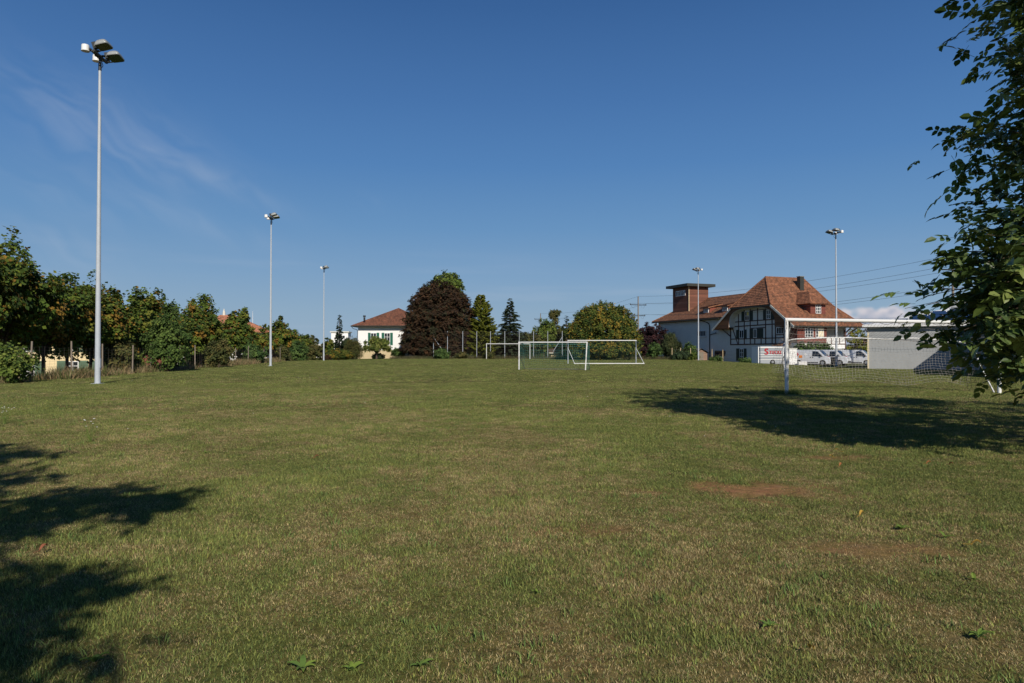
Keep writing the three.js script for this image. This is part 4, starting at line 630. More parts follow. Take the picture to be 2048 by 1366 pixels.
{
  const x = sx(1546, 86), z = -86, t = thing('cabinet_trailer', 'white boxy workshop trailer with horizontal shutters and red lettering', 'trailer', x, G(x, z) + 0.05, z, 0.12), w = 3.9, h = 2.15;
  mesh('body', boxR(-w / 2, w / 2, 0.02, h, 0, -1.7), M.silver, t);
  mesh('end_frame', boxR(-w / 2 - 0.05, -w / 2 + 0.06, 0.02, h + 0.02, 0.05, -1.72), M.whiteMetal, t); mesh('top_rail', boxR(-w / 2, w / 2, h - 0.14, h - 0.02, 0.06, 0.0), M.whiteMetal, t); mesh('roof_rail', boxR(-w / 2 + 0.05, w / 2, h, h + 0.1, 0.02, -1.68), M.silver, t);
  for (const [y0, y1] of [[1.54, 1.98], [1.2, 1.46], [0.92, 1.14], [0.62, 0.86]]) mesh('shutter', joined([boxR(-w / 2 + 0.1, w / 2 - 0.1, y0, y1, 0.04, 0.0)]), M.shutterGrey, t);
  for (const y of [1.5, 1.17, 0.89, 0.57]) mesh('rail', boxR(-w / 2 + 0.06, w / 2 - 0.05, y - 0.035, y + 0.035, 0.075, 0.0), M.whiteMetal, t);
  mesh('side_panel', boxR(-w / 2 + 0.1, w / 2 - 0.1, 0.04, 0.52, 0.05, 0.0), M.silver, t);
  mesh('lettering', joined([textG('S', 0.78, 0.012).translate(-w / 2 + 0.72, 1.18, 0.078), textG('S', 0.78, 0.012).translate(-w / 2 + 0.78, 1.18, 0.0785)]), M.red, t); mesh('lettering', joined([textG('TUCKI', 0.4, 0.012).translate(-w / 2 + 1.38, 1.27, 0.079), textG('TUCKI', 0.4, 0.012).translate(-w / 2 + 1.41, 1.27, 0.0795)]), M.red, t);
  mesh('red_sign', extG([[0, -0.2], [0.15, 0], [0, 0.2], [-0.15, 0]], 0.012).translate(w / 2 - 0.6, 1.36, 0.078), M.red, t);
  mesh('wheel_arch', rodG(V(-0.1, 0.12, -0.1), V(-0.1, 0.12, 0.056), 0.37, 0.37, 24), M.black, t); const wh = mesh('wheel', rodG(V(-0.1, 0.26, -0.1), V(-0.1, 0.26, 0.075), 0.3, 0.3, 24), M.tyre, t); mesh('rim', rodG(V(-0.1, 0.26, 0.07), V(-0.1, 0.26, 0.09), 0.17, 0.16, 14), M.hub, wh);
}
{ const x = sx(1668, 83), t = thing('black_bin', 'black wheeled bin standing beside the light mast and vans', 'bin', x, G(x, -83), -83, 0.2); mesh('tub', loftG([rectRing(0.5, 0.5, 0.08, 0.3), rectRing(0.62, 0.66, 1.0, 0.3)].map((q) => q)), M.black, t); mesh('lid', loftG([rectRing(0.66, 0.72, 1.0, 0.3), rectRing(0.66, 0.72, 1.06, 0.3), rectRing(0.5, 0.56, 1.13, 0.4)]), M.black, t); for (const s of [-1, 1]) mesh('wheel', rodG(V(s * 0.22, 0.1, -0.25), V(s * 0.28, 0.1, -0.25), 0.1, 0.1, 14), M.tyre, t); }
{ const x = sx(1604, 84.5), t = thing('white_block', 'low white rendered block on the ground beside the vans', 'block', x, G(x, -84.5), -84.5, 0); mesh('body', loftG([rectRing(1.1, 0.5, -0.2, 0.25), rectRing(1.08, 0.48, 0.5, 0.25), rectRing(1.0, 0.42, 0.55, 0.3)]), M.goalWorn, t); mesh('foot', boxR(0.2, 0.5, -0.2, 0.1, 0.2, 0.3), M.plasterWhite, t); }
{ const x = sx(1586, 85.2), t = thing('white_cabinet', 'tall white flaking cabinet standing between the trailer and the vans', 'cabinet', x, G(x, -85.2), -85.2, 0.05); mesh('body', boxR(-0.5, 0.5, 0.05, 2.1, 0, -0.9), M.goalWorn, t); mesh('top', boxR(-0.55, 0.55, 2.1, 2.17, 0.05, -0.95), M.pale, t); mesh('door', boxR(-0.46, 0.46, 0.1, 2.05, 0.03, 0.0), M.goalWorn, t); }
// ---------------------------------------------------------------- trees and shrubs
{ // maples behind the bank fence: [bearing, depth, top above eye-level ground, half width, label]
  const L = [[-70, 33, 8.6, 2.6, 'leafy maple at the near end of the bank row'], [8, 36.5, 8.0, 2.6, 'tall leafy maple above the first fence posts'], [88, 40.5, 6.5, 2.3, 'dense maple with orange tinge between the first fence posts'], [135, 44, 6.5, 1.9, 'dense maple with orange tinge beside the tall near light mast'], [180, 46.5, 6.6, 2.1, 'dense maple with orange tinge directly behind the near light mast'], [222, 52, 6.0, 1.8, 'smaller maple just past the near light mast'], [268, 57, 6.6, 2.0, 'maple with upright leading shoots behind the light green tree'], [305, 60, 7.2, 2.1, 'tallest upright maple behind the light green tree'], [372, 68, 5.6, 2.0, 'low maple between the light green tree and the orange roof'], [402, 70, 7.3, 2.0, 'broad maple left standing before the orange roof'], [446, 80, 4.5, 2.2, 'low bushy maple under the orange roof'], [481, 88, 7.4, 1.7, 'maple with a forked tip in front of the orange roof'], [518, 97, 4.4, 2.4, 'low bushy maple behind the second light mast'], [556, 108, 6.9, 2.6, 'maple just past the second light mast'], [586, 122, 5.2, 2.2, 'small maple near the end of the bank row'], [606, 132, 4.6, 1.8, 'last small maple of the bank row']];
  L.forEach(([px, d, top, w, label], k) => {
    const r = rng(300 + k), x = sx(px, d), z = -d, y = G(x, z), H = top - y, base = 0.4 - y * 0.35, lobes = [];
    const nv = 5; for (let i = 0; i < nv; i++) { const a = i / nv * 6.28 + r() * 0.8, rr = w * (0.3 + 0.35 * r()) * (i === 0 ? 0.35 : 1), h = H * (i === 0 ? 1 : 0.78 + 0.2 * r()), ry = h * 0.24; lobes.push([Math.cos(a) * rr, h - ry, Math.sin(a) * rr, w * 0.3, ry, w * 0.3]); }
    for (let i = 0; i < 7; i++) { const a = i / 7 * 6.28 + r() * 0.8; lobes.push([Math.cos(a) * w * 0.5, H * (0.43 + 0.22 * r()), Math.sin(a) * w * 0.5, w * 0.55, H * 0.2, w * 0.55]); }
    lobes.push([0, H * 0.55, 0, w * 0.5, H * 0.33, w * 0.5]);
    broadTree('maple_tree', label, 'tree', x, z, lobes, { n: d < 50 ? 15000 : d < 75 ? 10000 : 6500, size: d < 50 ? 0.2 : d < 75 ? 0.25 : 0.33, colors: PAL.maple, seed: 400 + k, trunk: 0.13, clumpR: 0.3, shell: 0.45, wide: 0.46, up: 0.6 }, 'maples behind the bank fence');
  });
  broadTree('light_green_tree', 'light green bushy tree leaning through the fence before the maples', 'tree', sx(338, 50.5), -50.5, [[0, 3.6, 0, 0.9, 1.3, 0.9], [-0.6, 2.3, 0.2, 1.1, 1.4, 1.1], [0.6, 2.2, 0.1, 1.1, 1.4, 1.0], [0, 1.2, 0.3, 1.3, 1.1, 1.1], [0.15, 4.2, 0, 0.5, 0.9, 0.5]], { n: 7500, size: 0.17, colors: [[0.045, 0.085, 0.016], [0.075, 0.125, 0.024], [0.11, 0.165, 0.034]], seed: 450, clumpR: 0.25, wide: 0.42 });
}
function shrub(name, label, px, d, w, h, pal, seed, o = {}) {
  const x = sx(px, d), r = rng(seed), lobes = []; for (let i = 0; i < 6; i++) { const a = i / 6 * 6.28 + r(); lobes.push([Math.cos(a) * w * 0.45, h * (0.35 + 0.3 * r()), Math.sin(a) * w * 0.35, w * 0.5, h * 0.38, w * 0.45]); } lobes.push([0, h * 0.68, 0, w * 0.45, h * 0.33, w * 0.45]);
  return broadTree(name, label, 'shrub', x, -d, lobes, {  colors: pal, seed, trunk: 0.06, clumpR: 0.22, wide: 0.4, ...o, n: Math.round((o.n ?? 2600) * 1.7), size: (o.size ?? 0.2) * 1.12 }, o.group);
}
shrub('bramble_bush', 'yellow-green bramble bush at the near end of the bank fence', 2, 31.5, 1.5, 1.75, PAL.bright, 501, { n: 5200, size: 0.12 });
shrub('fence_bush', 'dark bush growing at the fence just past the near light mast', 233, 47, 1.4, 2.1, PAL.olive, 503, { n: 3600, size: 0.15 });
shrub('fence_bush', 'little yellowish bush growing in dry grass by the fence', 275, 50, 0.6, 1.1, PAL.bright, 504, { n: 1200, size: 0.12 });
shrub('rounded_shrub', 'rounded brown-green shrub at the fence before the broad maple', 437, 63, 1.25, 2.6, PAL.olive, 505, { n: 4200, size: 0.16 });
shrub('grey_shrub', 'grey-green shrub behind the fence beside the rounded shrub', 395, 72, 1.6, 2.6, PAL.green, 506);
shrub('grey_shrub', 'grey-green shrub behind the fence before the second light mast', 500, 84, 2.4, 2.4, PAL.green, 507, { n: 3400 });
shrub('grey_shrub', 'grey-green shrub behind the fence just past the second light mast', 560, 100, 1.6, 2.4, PAL.olive, 508);
shrub('dark_shrub', 'dark green shrub at the far end of the bank fence', 597, 104, 1.4, 3.0, PAL.green, 509, { n: 3400 });
shrub('grey_shrub', 'grey-green shrub by the last posts of the bank fence', 628, 112, 1.8, 2.6, PAL.olive, 510);
conifer('narrow_spruce', 'slender pointed spruce rising behind the far hedge', sx(679, 118), -118, 7.9, 1.5, { seed: 511, colors: PAL.dark, dense: 16, pow: 1.25, size: 0.42, wide: 0.3 });
shrub('grey_spruce_bush', 'small greyish tree with open top near the white flat-roofed building', 622, 160, 2.2, 6.8, PAL.olive, 512, { n: 2200, size: 0.32 });
shrub('hedge_tree', 'green hedge tree beside the third light mast', 656, 125, 1.6, 3.9, PAL.maple, 513, { size: 0.28 });
shrub('hedge_tree', 'green hedge tree between the spruce and the rounded yew', 694, 124, 1.4, 3.9, PAL.dark, 514, { size: 0.26 });
shrub('clipped_hedge', 'low clipped green hedge beyond the third light mast', 676, 112, 2.6, 1.7, PAL.hornbeam, 515, { n: 4000, size: 0.16, shell: 0.7 });
shrub('copper_bush', 'small reddish bush at the foot of the low hedge', 654, 109.5, 0.8, 0.8, PAL.beech, 516, { n: 900, size: 0.14 });
shrub('rounded_yew', 'rounded olive yew with upright shoots beside the white house', 707, 114, 1.7, 3.4, PAL.olive, 517, { n: 6500, size: 0.2, wide: 0.16, stretch: 1.5, droop: -0.8, clumpR: 0.25 });
broadTree('apple_tree', 'small yellow-green apple tree in front of the white house', 'tree', sx(753, 116), -116, [[0, 3.2, 0, 1.2, 0.9, 1.1], [-1.1, 2.4, 0.2, 1.0, 0.8, 1.0], [1.0, 2.5, 0, 1.1, 0.8, 1.0], [1.9, 1.7, 0.1, 0.7, 0.45, 0.7], [-1.6, 1.7, 0, 0.8, 0.5, 0.7], [0, 1.9, 0.5, 1.2, 0.6, 0.8], [1.5, 2.9, 0, 0.5, 0.5, 0.5]], { n: 5500, size: 0.27, colors: PAL.apple, seed: 520, trunk: 0.2, clumpR: 0.22, shell: 0.35, wide: 0.4 });
shrub('low_dark_bush', 'low dark bush at the foot of the apple tree', 757, 117.5, 1.2, 0.95, PAL.dark, 521, { n: 1400, size: 0.16 });
shrub('laurel_bush', 'green laurel bush at the corner of the white house', 797, 118, 1.4, 1.9, PAL.green, 522, { n: 2200, size: 0.2 });
// copper beech: layered sprays down to the ground
{ const d = 117, lobes = [[0, 11.6, 0, 4.4, 2.6, 3.6], [-2.4, 10, 0.6, 3.8, 2.8, 3.4], [2.6, 10, 0.4, 3.8, 2.8, 3.4], [-3.4, 7.4, 0.8, 3.9, 2.8, 3.8], [3.6, 7.4, 0.8, 3.9, 2.8, 3.8], [0, 7, 2, 4.4, 3.2, 3.4], [-3.8, 4.6, 0.8, 4.0, 2.4, 3.8], [3.8, 4.4, 0.8, 3.8, 2.6, 3.6], [0, 4, 2.2, 4.2, 2.4, 3.4], [-5.0, 2.3, 0.8, 3.4, 1.7, 3.2], [-1, 1.8, 2, 4.2, 1.5, 3.4], [3.2, 2.2, 1, 4.0, 1.8, 3.4]]; const k = 12.6 / 14.2; broadTree('copper_beech', 'huge dark copper beech sweeping to the ground before the white house', 'tree', sx(880, d), -d, lobes.map((l) => [l[0] * 0.78, l[1] * k * 1.06, l[2] * 0.86, l[3] * 0.8, l[4] * k, l[5] * 0.86]), { n: 60000, clumps: 2800, size: 0.55, colors: PAL.beech, seed: 530, trunk: 0.45, clumpR: 0.32, stretch: 0.6, shell: 0.6, wide: 0.17, droop: 0.05, up: 0.9 }); }
{ const d = 124, lobes = [[0, 12.6, 0, 2.4, 2.6, 2.4], [-1.6, 11.6, 0, 1.6, 2.2, 1.6], [1.8, 12.2, 0, 1.6, 2.4, 1.6], [0.4, 14.6, 0, 0.8, 1.2, 0.8], [1.6, 14.4, 0, 0.7, 1.3, 0.7], [0, 8, 0, 3, 3, 2.4]]; broadTree('tall_green_tree', 'tall fresh green tree showing above the copper beech', 'tree', sx(890, d), -d, lobes, { n: 12000, size: 0.4, colors: PAL.bright, seed: 532, trunk: 0.35, clumpR: 0.4 }); }
conifer('golden_cypress', 'golden yellow-green cypress between copper beech and blue spruce', sx(962, 116), -116, 11.0, 3.3, { seed: 533, colors: PAL.gold, pow: 0.6, droop: 0.15, rise: 0.5, size: 0.5, wide: 0.3, dense: 18, hang: 0.6, branches: 12 });
conifer('spruce', 'broad dark blue-green spruce behind the catch fence', sx(1020, 117), -117, 10.4, 4.0, { seed: 534, dense: 20, size: 0.5, droop: 0.3, rise: 0.2, wide: 0.26, branches: 12, pow: 0.95 });
shrub('dark_evergreen', 'dark evergreen shrub under the spruce behind the fence', 1000, 119, 3.0, 4.6, PAL.dark, 535, { n: 4600, size: 0.24 });
shrub('dark_evergreen', 'dark evergreen shrub on the far side of the spruce', 1045, 121, 2.4, 4.0, PAL.dark, 536, { n: 3800, size: 0.24 });
shrub('fence_weeds', 'green weeds growing at the brace of the catch fence', 885, 111, 1.6, 1.6, PAL.green, 537, { n: 1800, size: 0.2 });
shrub('fence_weeds', 'small weeds at the catch fence below the golden cypress', 922, 111.5, 0.9, 1.0, PAL.olive, 538, { n: 900, size: 0.18 });
shrub('fence_weeds', 'bushy weeds inside the bare goal frame', 978, 111.6, 1.0, 1.4, PAL.olive, 539, { n: 1300, size: 0.18 });
shrub('light_conifer', 'light green bushy conifer behind the small goal', 1088, 124, 2.7, 7.0, PAL.bright, 540, { n: 7200, size: 0.28, wide: 0.25, stretch: 1.5 });
shrub('mixed_shrub', 'mixed olive shrub behind the small goal net', 1060, 122, 3.0, 4.6, PAL.olive, 541, { n: 5000, size: 0.24 });
shrub('mixed_shrub', 'olive shrub beside the small shelter', 1118, 126, 2.8, 6.4, PAL.olive, 542, { n: 4200, size: 0.26 });
broadTree('thin_topped_tree', 'thin tree with a ragged leafy tip behind the power pole', 'tree', sx(1109, 150), -150, [[0, 9.0, 0, 1.0, 0.9, 0.9], [0.5, 9.7, 0, 0.6, 0.5, 0.6], [-0.6, 9.4, 0, 0.5, 0.5, 0.5], [0.2, 7.6, 0, 0.5, 0.6, 0.5]], { n: 1500, size: 0.34, colors: PAL.olive, seed: 543, trunk: 0.14 });
conifer('dark_fir', 'dark narrow fir beside the round hornbeam', sx(1133, 120), -120, 7.6, 2.0, { seed: 544, colors: PAL.dark, dense: 14, size: 0.4 });
conifer('dark_fir', 'second dark fir tucked behind the round hornbeam', sx(1150, 126), -126, 7.4, 2.4, { seed: 545, colors: PAL.dark, dense: 12, size: 0.4 });
{ const lobes = [[0, 6.4, 0, 3.0, 1.9, 3.0], [-1.9, 5.6, 0.5, 2.3, 2.0, 2.3], [2.1, 5.5, 0.5, 2.3, 2.0, 2.3], [-2.8, 3.6, 0.6, 2.6, 2.2, 2.6], [2.9, 3.6, 0.6, 2.6, 2.2, 2.6], [0, 4, 1.8, 3.2, 2.6, 2.6], [-2.4, 1.8, 0.8, 2.6, 1.7, 2.6], [2.6, 1.8, 0.8, 2.8, 1.7, 2.6], [0, 1.8, 2, 3.2, 1.7, 2.4]]; broadTree('round_hornbeam', 'round bushy hornbeam turning yellow beside the turned goal', 'tree', sx(1206, 101), -101, lobes.map((l) => [l[0] * 1.02, l[1], l[2], l[3], l[4], l[5]]), { n: 42000, clumps: 1600, size: 0.4, colors: PAL.hornbeam, seed: 546, trunk: 0.3, clumpR: 0.3, shell: 0.62, wide: 0.22, droop: -0.9, stretch: 1.3 }); }
shrub('purple_plum', 'dark purple plum tree at the end of the barn', 1302, 128, 3.2, 6.9, PAL.plum, 547, { n: 6500, size: 0.28 });
shrub('purple_plum', 'second dark purple plum bush between hornbeam and barn', 1284, 120, 2.2, 4.6, PAL.plum, 548, { n: 3600, size: 0.26 });
shrub('dark_laurel', 'dark glossy laurel bush at the corner of the barn', 1308, 113, 1.3, 2.7, PAL.green, 549, { n: 3000, size: 0.2 });
shrub('weeping_willow_bush', 'weeping grey-green willow bush against the barn wall', 1341, 114, 1.9, 4.4, [[0.035, 0.055, 0.02], [0.06, 0.08, 0.028], [0.09, 0.10, 0.035]], 550, { n: 6500, size: 0.26, wide: 0.16, droop: 1.6, stretch: 1.6 });
shrub('garden_bush', 'bushy garden shrub between the willow and the hut', 1377, 114, 1.5, 2.9, PAL.green, 551, { n: 2600, size: 0.2 });
shrub('garden_bush', 'low dark garden bush behind the first pale stakes', 1362, 111, 1.7, 1.4, PAL.dark, 552, { n: 2600, size: 0.18 });
shrub('garden_bush', 'low green garden bush just before the hut', 1386, 110.5, 0.9, 1.1, PAL.bright, 553, { n: 1400, size: 0.16 });
shrub('garden_bush', 'scrubby low garden plants under the barn window', 1432, 109, 1.1, 0.7, PAL.green, 554, { n: 900, size: 0.16 });
shrub('garden_bush', 'scrubby low garden plants near the farmhouse cellar door', 1495, 100, 1.3, 0.6, PAL.green, 555, { n: 1000, size: 0.16 });
for (const [px, k] of [[1600, 0], [1618, 1], [1637, 2], [1652, 3]]) shrub('bay_hedge', 'green hedge plant under the red glazed bay behind the vans', px, 95.2, 1.0, 3.1, PAL.green, 560 + k, { n: 1600, size: 0.2, group: 'hedge plants under the red bay' });
broadTree('yellow_tree', 'yellow-green tree between the farmhouse and the hall', 'tree', sx(1711, 122), -122, [[0, 4.4, 0, 1.6, 1.8, 1.6], [-1.2, 3, 0, 1.3, 1.5, 1.3], [1.2, 3, 0, 1.3, 1.5, 1.3], [0, 1.8, 0, 1.8, 1.3, 1.5]], { n: 3000, size: 0.26, colors: PAL.gold, seed: 570, clumpR: 0.3 });
broadTree('rust_tree', 'rust-tinged tree behind the yellow tree by the hall', 'tree', sx(1724, 135), -135, [[0, 4.8, 0, 1.6, 1.8, 1.6], [1.4, 4, 0, 1.3, 1.5, 1.3], [0, 2.4, 0, 1.8, 1.6, 1.5]], { n: 2400, size: 0.28, colors: [[0.07, 0.045, 0.014], [0.12, 0.07, 0.02], [0.09, 0.09, 0.02]], seed: 571, clumpR: 0.3 });
{ // far woodland that reads as one mass
  const r = rng(600), lobes = []; for (let k = 0; k < 90; k++) { const x = lerp(-190, 190, (k + r() * 0.8) / 90), z = -235 - 90 * r(), h = 3.4 + 3.4 * r(); lobes.push([x, G(x, z) + h * 0.5, z, 4 + 3 * r(), h * 0.55, 3.5]); }
  const m = mesh('far_woodland', crownG({ lobes, n: 26000, clumps: 1600, size: 0.9, colors: PAL.dark.concat(PAL.olive), seed: 601, clumpR: 0.8 }), LEAF, scene); tag(m, 'band of distant woodland along the horizon behind the houses', 'woodland'); stuff(m);
}
// ---------------------------------------------------------------- walnut trees
function leafVariant(seed) { // a compound leaf along +x: stalk and leaflets
  const r = rng(seed), P = [], tri = (a, b, c) => P.push(...a, ...b, ...c), n = 2 + (r() * 2 | 0), S = 0.2 + 0.08 * r();
  const bend = (x) => -0.18 * x * x / S;
  const leaflet = (x, ang, L, w, dr) => {
    const ca = Math.cos(ang), sa = Math.sin(ang), y0 = bend(x), at = (q, s, lift) => [x + ca * L * q - sa * s * w, y0 - dr * L * q * q + lift, sa * L * q + ca * s * w];
    const c0 = at(0, 0, 0), c1 = at(0.38, 0, -0.006), c2 = at(0.72, 0, -0.006), c3 = at(1, 0, 0), l1 = at(0.34, 1, 0.006), l2 = at(0.7, 0.86, 0.004), r1 = at(0.34, -1, 0.006), r2 = at(0.7, -0.86, 0.004);
    tri(c0, c1, l1); tri(c0, r1, c1); tri(l1, c1, l2); tri(c1, c2, l2); tri(c1, r1, r2); tri(c1, r2, c2); tri(l2, c2, c3); tri(c2, r2, c3);
  };
  for (let k = 0; k < n; k++) { const x = S * (0.35 + 0.6 * k / n), L = 0.095 + 0.03 * k / n + 0.02 * r(); for (const s of [-1, 1]) leaflet(x, s * (0.95 - 0.2 * k / n + 0.25 * gauss(r)), L, 0.033 + 0.009 * r(), 0.1 + 0.45 * r()); }
  leaflet(S, 0.2 * gauss(r), 0.13 + 0.04 * r(), 0.044, 0.15 + 0.4 * r());
  const a = [0, 0, 0.003], b = [0, 0, -0.003], c = [S, bend(S), 0]; tri(a, c, b); tri([0, 0.003, 0], [0, -0.003, 0], c);
  const g = new THREE.BufferGeometry(); g.setAttribute('position', new THREE.Float32BufferAttribute(P, 3)); return g;
}
const VARIANTS = [1, 2, 3, 4, 5, 6].map((s) => leafVariant(700 + s));
const WALNUT = [[0.05, 0.09, 0.015], [0.08, 0.13, 0.022], [0.115, 0.17, 0.03], [0.18, 0.225, 0.045]].map((c) => new THREE.MeshPhysicalMaterial({ color: rgb(...c), roughness: 0.5, transmission: 0.3, thickness: 0 }));
function leafPlaces(clumps, per, r) { // clumps: [x, y, z, radius, outward]
  const out = [];
  for (const c of clumps) for (let k = 0, n = Math.max(c[5] ?? 6, per * c[3] * c[3] / 0.12); k < n; k++) {
    const p = V(c[0] + gauss(r) * c[3], c[1] + gauss(r) * c[3] * 0.85, c[2] + gauss(r) * c[3]), a = r() * 6.283;
    const ax = V(Math.cos(a) + c[4].x * 0.6, -0.1 + 0.7 * gauss(r), Math.sin(a) + c[4].z * 0.6).normalize(), up = V(gauss(r) * 0.9, 1, gauss(r) * 0.9), zx = ax.clone().cross(up).normalize(), yx = zx.clone().cross(ax);
    const s = 0.6 + 0.6 * r(), m = new THREE.Matrix4().makeBasis(ax.multiplyScalar(s), yx.multiplyScalar(s), zx.multiplyScalar(s)).setPosition(p); out.push({ m, p, v: (r() * 6) | 0, c: Math.min(3, (Math.pow(r(), 1.3) * 4) | 0) });
  }
  return out;
}
function mergedLeaves(list) { let n = 0; for (const l of list) n += VARIANTS[l.v].attributes.position.count; const P = new Float32Array(n * 3), C = new Float32Array(n * 3), v = V(0, 0, 0); let o = 0; for (const l of list) { const a = VARIANTS[l.v].attributes.position, c = WALNUT[l.c].color; for (let i = 0; i < a.count; i++) { v.fromBufferAttribute(a, i).applyMatrix4(l.m).toArray(P, o); C[o] = c.r; C[o + 1] = c.g; C[o + 2] = c.b; o += 3; } } const g = new THREE.BufferGeometry(); g.setAttribute('position', new THREE.BufferAttribute(P, 3)); g.setAttribute('color', new THREE.BufferAttribute(C, 3)); return g; }
const WALNUTMIX = new THREE.MeshPhysicalMaterial({ vertexColors: true, roughness: 0.5, transmission: 0.3, thickness: 0 });
function walnut(label, tx, tz, forks, clumps, per, seed, keep) {
  const t = thing('walnut_tree', label, 'tree', tx, G(tx, tz), tz), r = rng(seed), wood = [], gy = G(tx, tz), base = V(0, 0, 0);
  const trunkTop = V(0.1, 2.0, 0.05); mesh('trunk', joined([rodG(V(0, -0.4, 0), V(0.03, 0.5, 0), 0.3, 0.22, 14), rodG(V(0.03, 0.5, 0), trunkTop, 0.22, 0.18, 14)]), M.paleBark, t);
  const nodes = forks.map(([x, y, z]) => V(x - tx, y - gy, z - tz));
  for (const f of nodes) { const m = trunkTop.clone().lerp(f, 0.5).add(V(gauss(r) * 0.2, 0.35, gauss(r) * 0.2)); wood.push(rodG(trunkTop, m, 0.12, 0.08, 8), rodG(m, f, 0.08, 0.05, 8)); }
  for (const c of clumps) { const e = V(c[0] - tx, c[1] - gy, c[2] - tz); let f = nodes[0]; for (const n of nodes) if (n.distanceTo(e) < f.distanceTo(e)) f = n; const m = f.clone().lerp(e, 0.55).add(V(gauss(r) * 0.12, 0.15, gauss(r) * 0.12)); if (r() < 0.5) wood.push(rodG(f, m, 0.014, 0.010, 6)); wood.push(rodG(m, e, 0.010, 0.005, 5)); for (let k = 0; k < 1; k++) wood.push(rodG(m.clone().lerp(e, 0.3 + 0.25 * k), e.clone().add(V(gauss(r) * c[3], gauss(r) * c[3], gauss(r) * c[3])), 0.005, 0.003, 4)); }
  mesh('limbs', joined(wood), M.bark, t);
  const list = leafPlaces(clumps, per, r);
  let own = []; if (keep) { const seen = list.filter((l) => { const d = -l.p.z; return d > 1 && Math.abs(l.p.x / d) < 0.76 && (l.p.y - 1.45) / d < 0.53; }).sort((a, b) => a.p.length() - b.p.length()); own = seen.slice(0, keep); const set = new Set(own); stuff(mesh('foliage', mergedLeaves(list.filter((l) => !set.has(l))).translate(-tx, -gy, -tz), WALNUTMIX, t)); }
  else stuff(mesh('foliage', mergedLeaves(list).translate(-tx, -gy, -tz), WALNUTMIX, t));
  for (const l of own) { const m = mesh('leaf', VARIANTS[l.v], WALNUT[l.c], t); m.applyMatrix4(l.m); m.position.sub(V(tx, gy, tz)); }
  return t;
}
{ // walnut whose branches enter from the side of the pitch
  const r = rng(808), C = V(11.4, 5.6, -8.6), clumps = [];
  for (let k = 0; k < 260; k++) { const y = r() * 2 - 1, a = r() * 6.283, s = Math.sqrt(1 - y * y), rad = 0.62 + 0.4 * Math.pow(r(), 0.7), o = V(s * Math.cos(a), y, s * Math.sin(a)); clumps.push([C.x + o.x * 5.0 * rad, C.y + o.y * 4.7 * rad, C.z + o.z * 4.4 * rad, 0.42 + 0.12 * r(), o]); }
  // outer sprays on the pitch side: [x, y, z]
  const outer = [[6.5, 6.15, -8.3], [6.35, 5.6, -8.6], [6.2, 5.0, -8.7], [6.0, 4.75, -8.6], [5.95, 4.3, -8.8], [6.35, 4.4, -8.4], [6.2, 3.85, -8.9], [6.45, 3.6, -8.5], [6.05, 3.3, -9.0], [5.75, 3.0, -8.9], [5.55, 2.75, -9.0], [6.1, 2.8, -8.6], [5.45, 2.45, -9.1], [5.3, 2.2, -9.2], [5.15, 2.05, -9.1], [5.7, 2.1, -8.9], [6.1, 2.2, -8.7], [5.5, 1.8, -9.2], [5.8, 1.65, -9.1], [6.05, 1.5, -9.0], [6.35, 1.35, -9.0], [6.5, 1.6, -8.8], [6.2, 1.85, -8.5], [6.7, 1.2, -9.1], [6.9, 1.5, -8.9], [6.6, 2.1, -9.2], [6.5, 2.6, -9.0], [6.7, 3.1, -9.1], [6.8, 3.8, -8.8], [6.8, 4.5, -9.0], [6.9, 5.2, -8.8], [7.0, 2.4, -8.6], [7.1, 1.9, -8.4], [7.2, 3.0, -8.5], [7.2, 4.0, -8.3], [7.2, 5.0, -8.2]];
  for (const [x, y, z] of outer) clumps.push([x + 0.38, y, z, 0.2 + 0.08 * r(), V(-0.6, 0, -0.1)]);
  for (let k = 0; k < 190; k++) { const d = lerp(7.8, 10.6, r()), y = lerp(1.5, 6.6, r()), q = y < 2.7 ? 0.685 : y < 3.3 ? 0.705 : 0.75; clumps.push([d * (q + 0.2 * r()) + 0.15, y, -d, 0.32, V(-0.4, 0, 0)]); }
  for (let k = 0; k < 70; k++) { const d = lerp(8.2, 10.4, r()), y = lerp(1.05, 3.0, r()); clumps.push([d * (0.685 + 0.12 * r() + (y < 1.5 ? 0.04 : 0)), y, -d, 0.28, V(-0.4, 0, 0)]); }
  walnut('walnut tree with large compound leaves hanging in front of the old goal', 11.4, -8.6, [[9.6, 5.0, -8.6], [8.4, 3.6, -8.8], [8.2, 2.4, -8.8], [10.4, 8.0, -8.2], [13.4, 6.4, -8.0], [11.2, 6.0, -11.2], [11.8, 6.0, -6.0], [8.4, 5.6, -8.4]], clumps, 17, 810, 300);
}
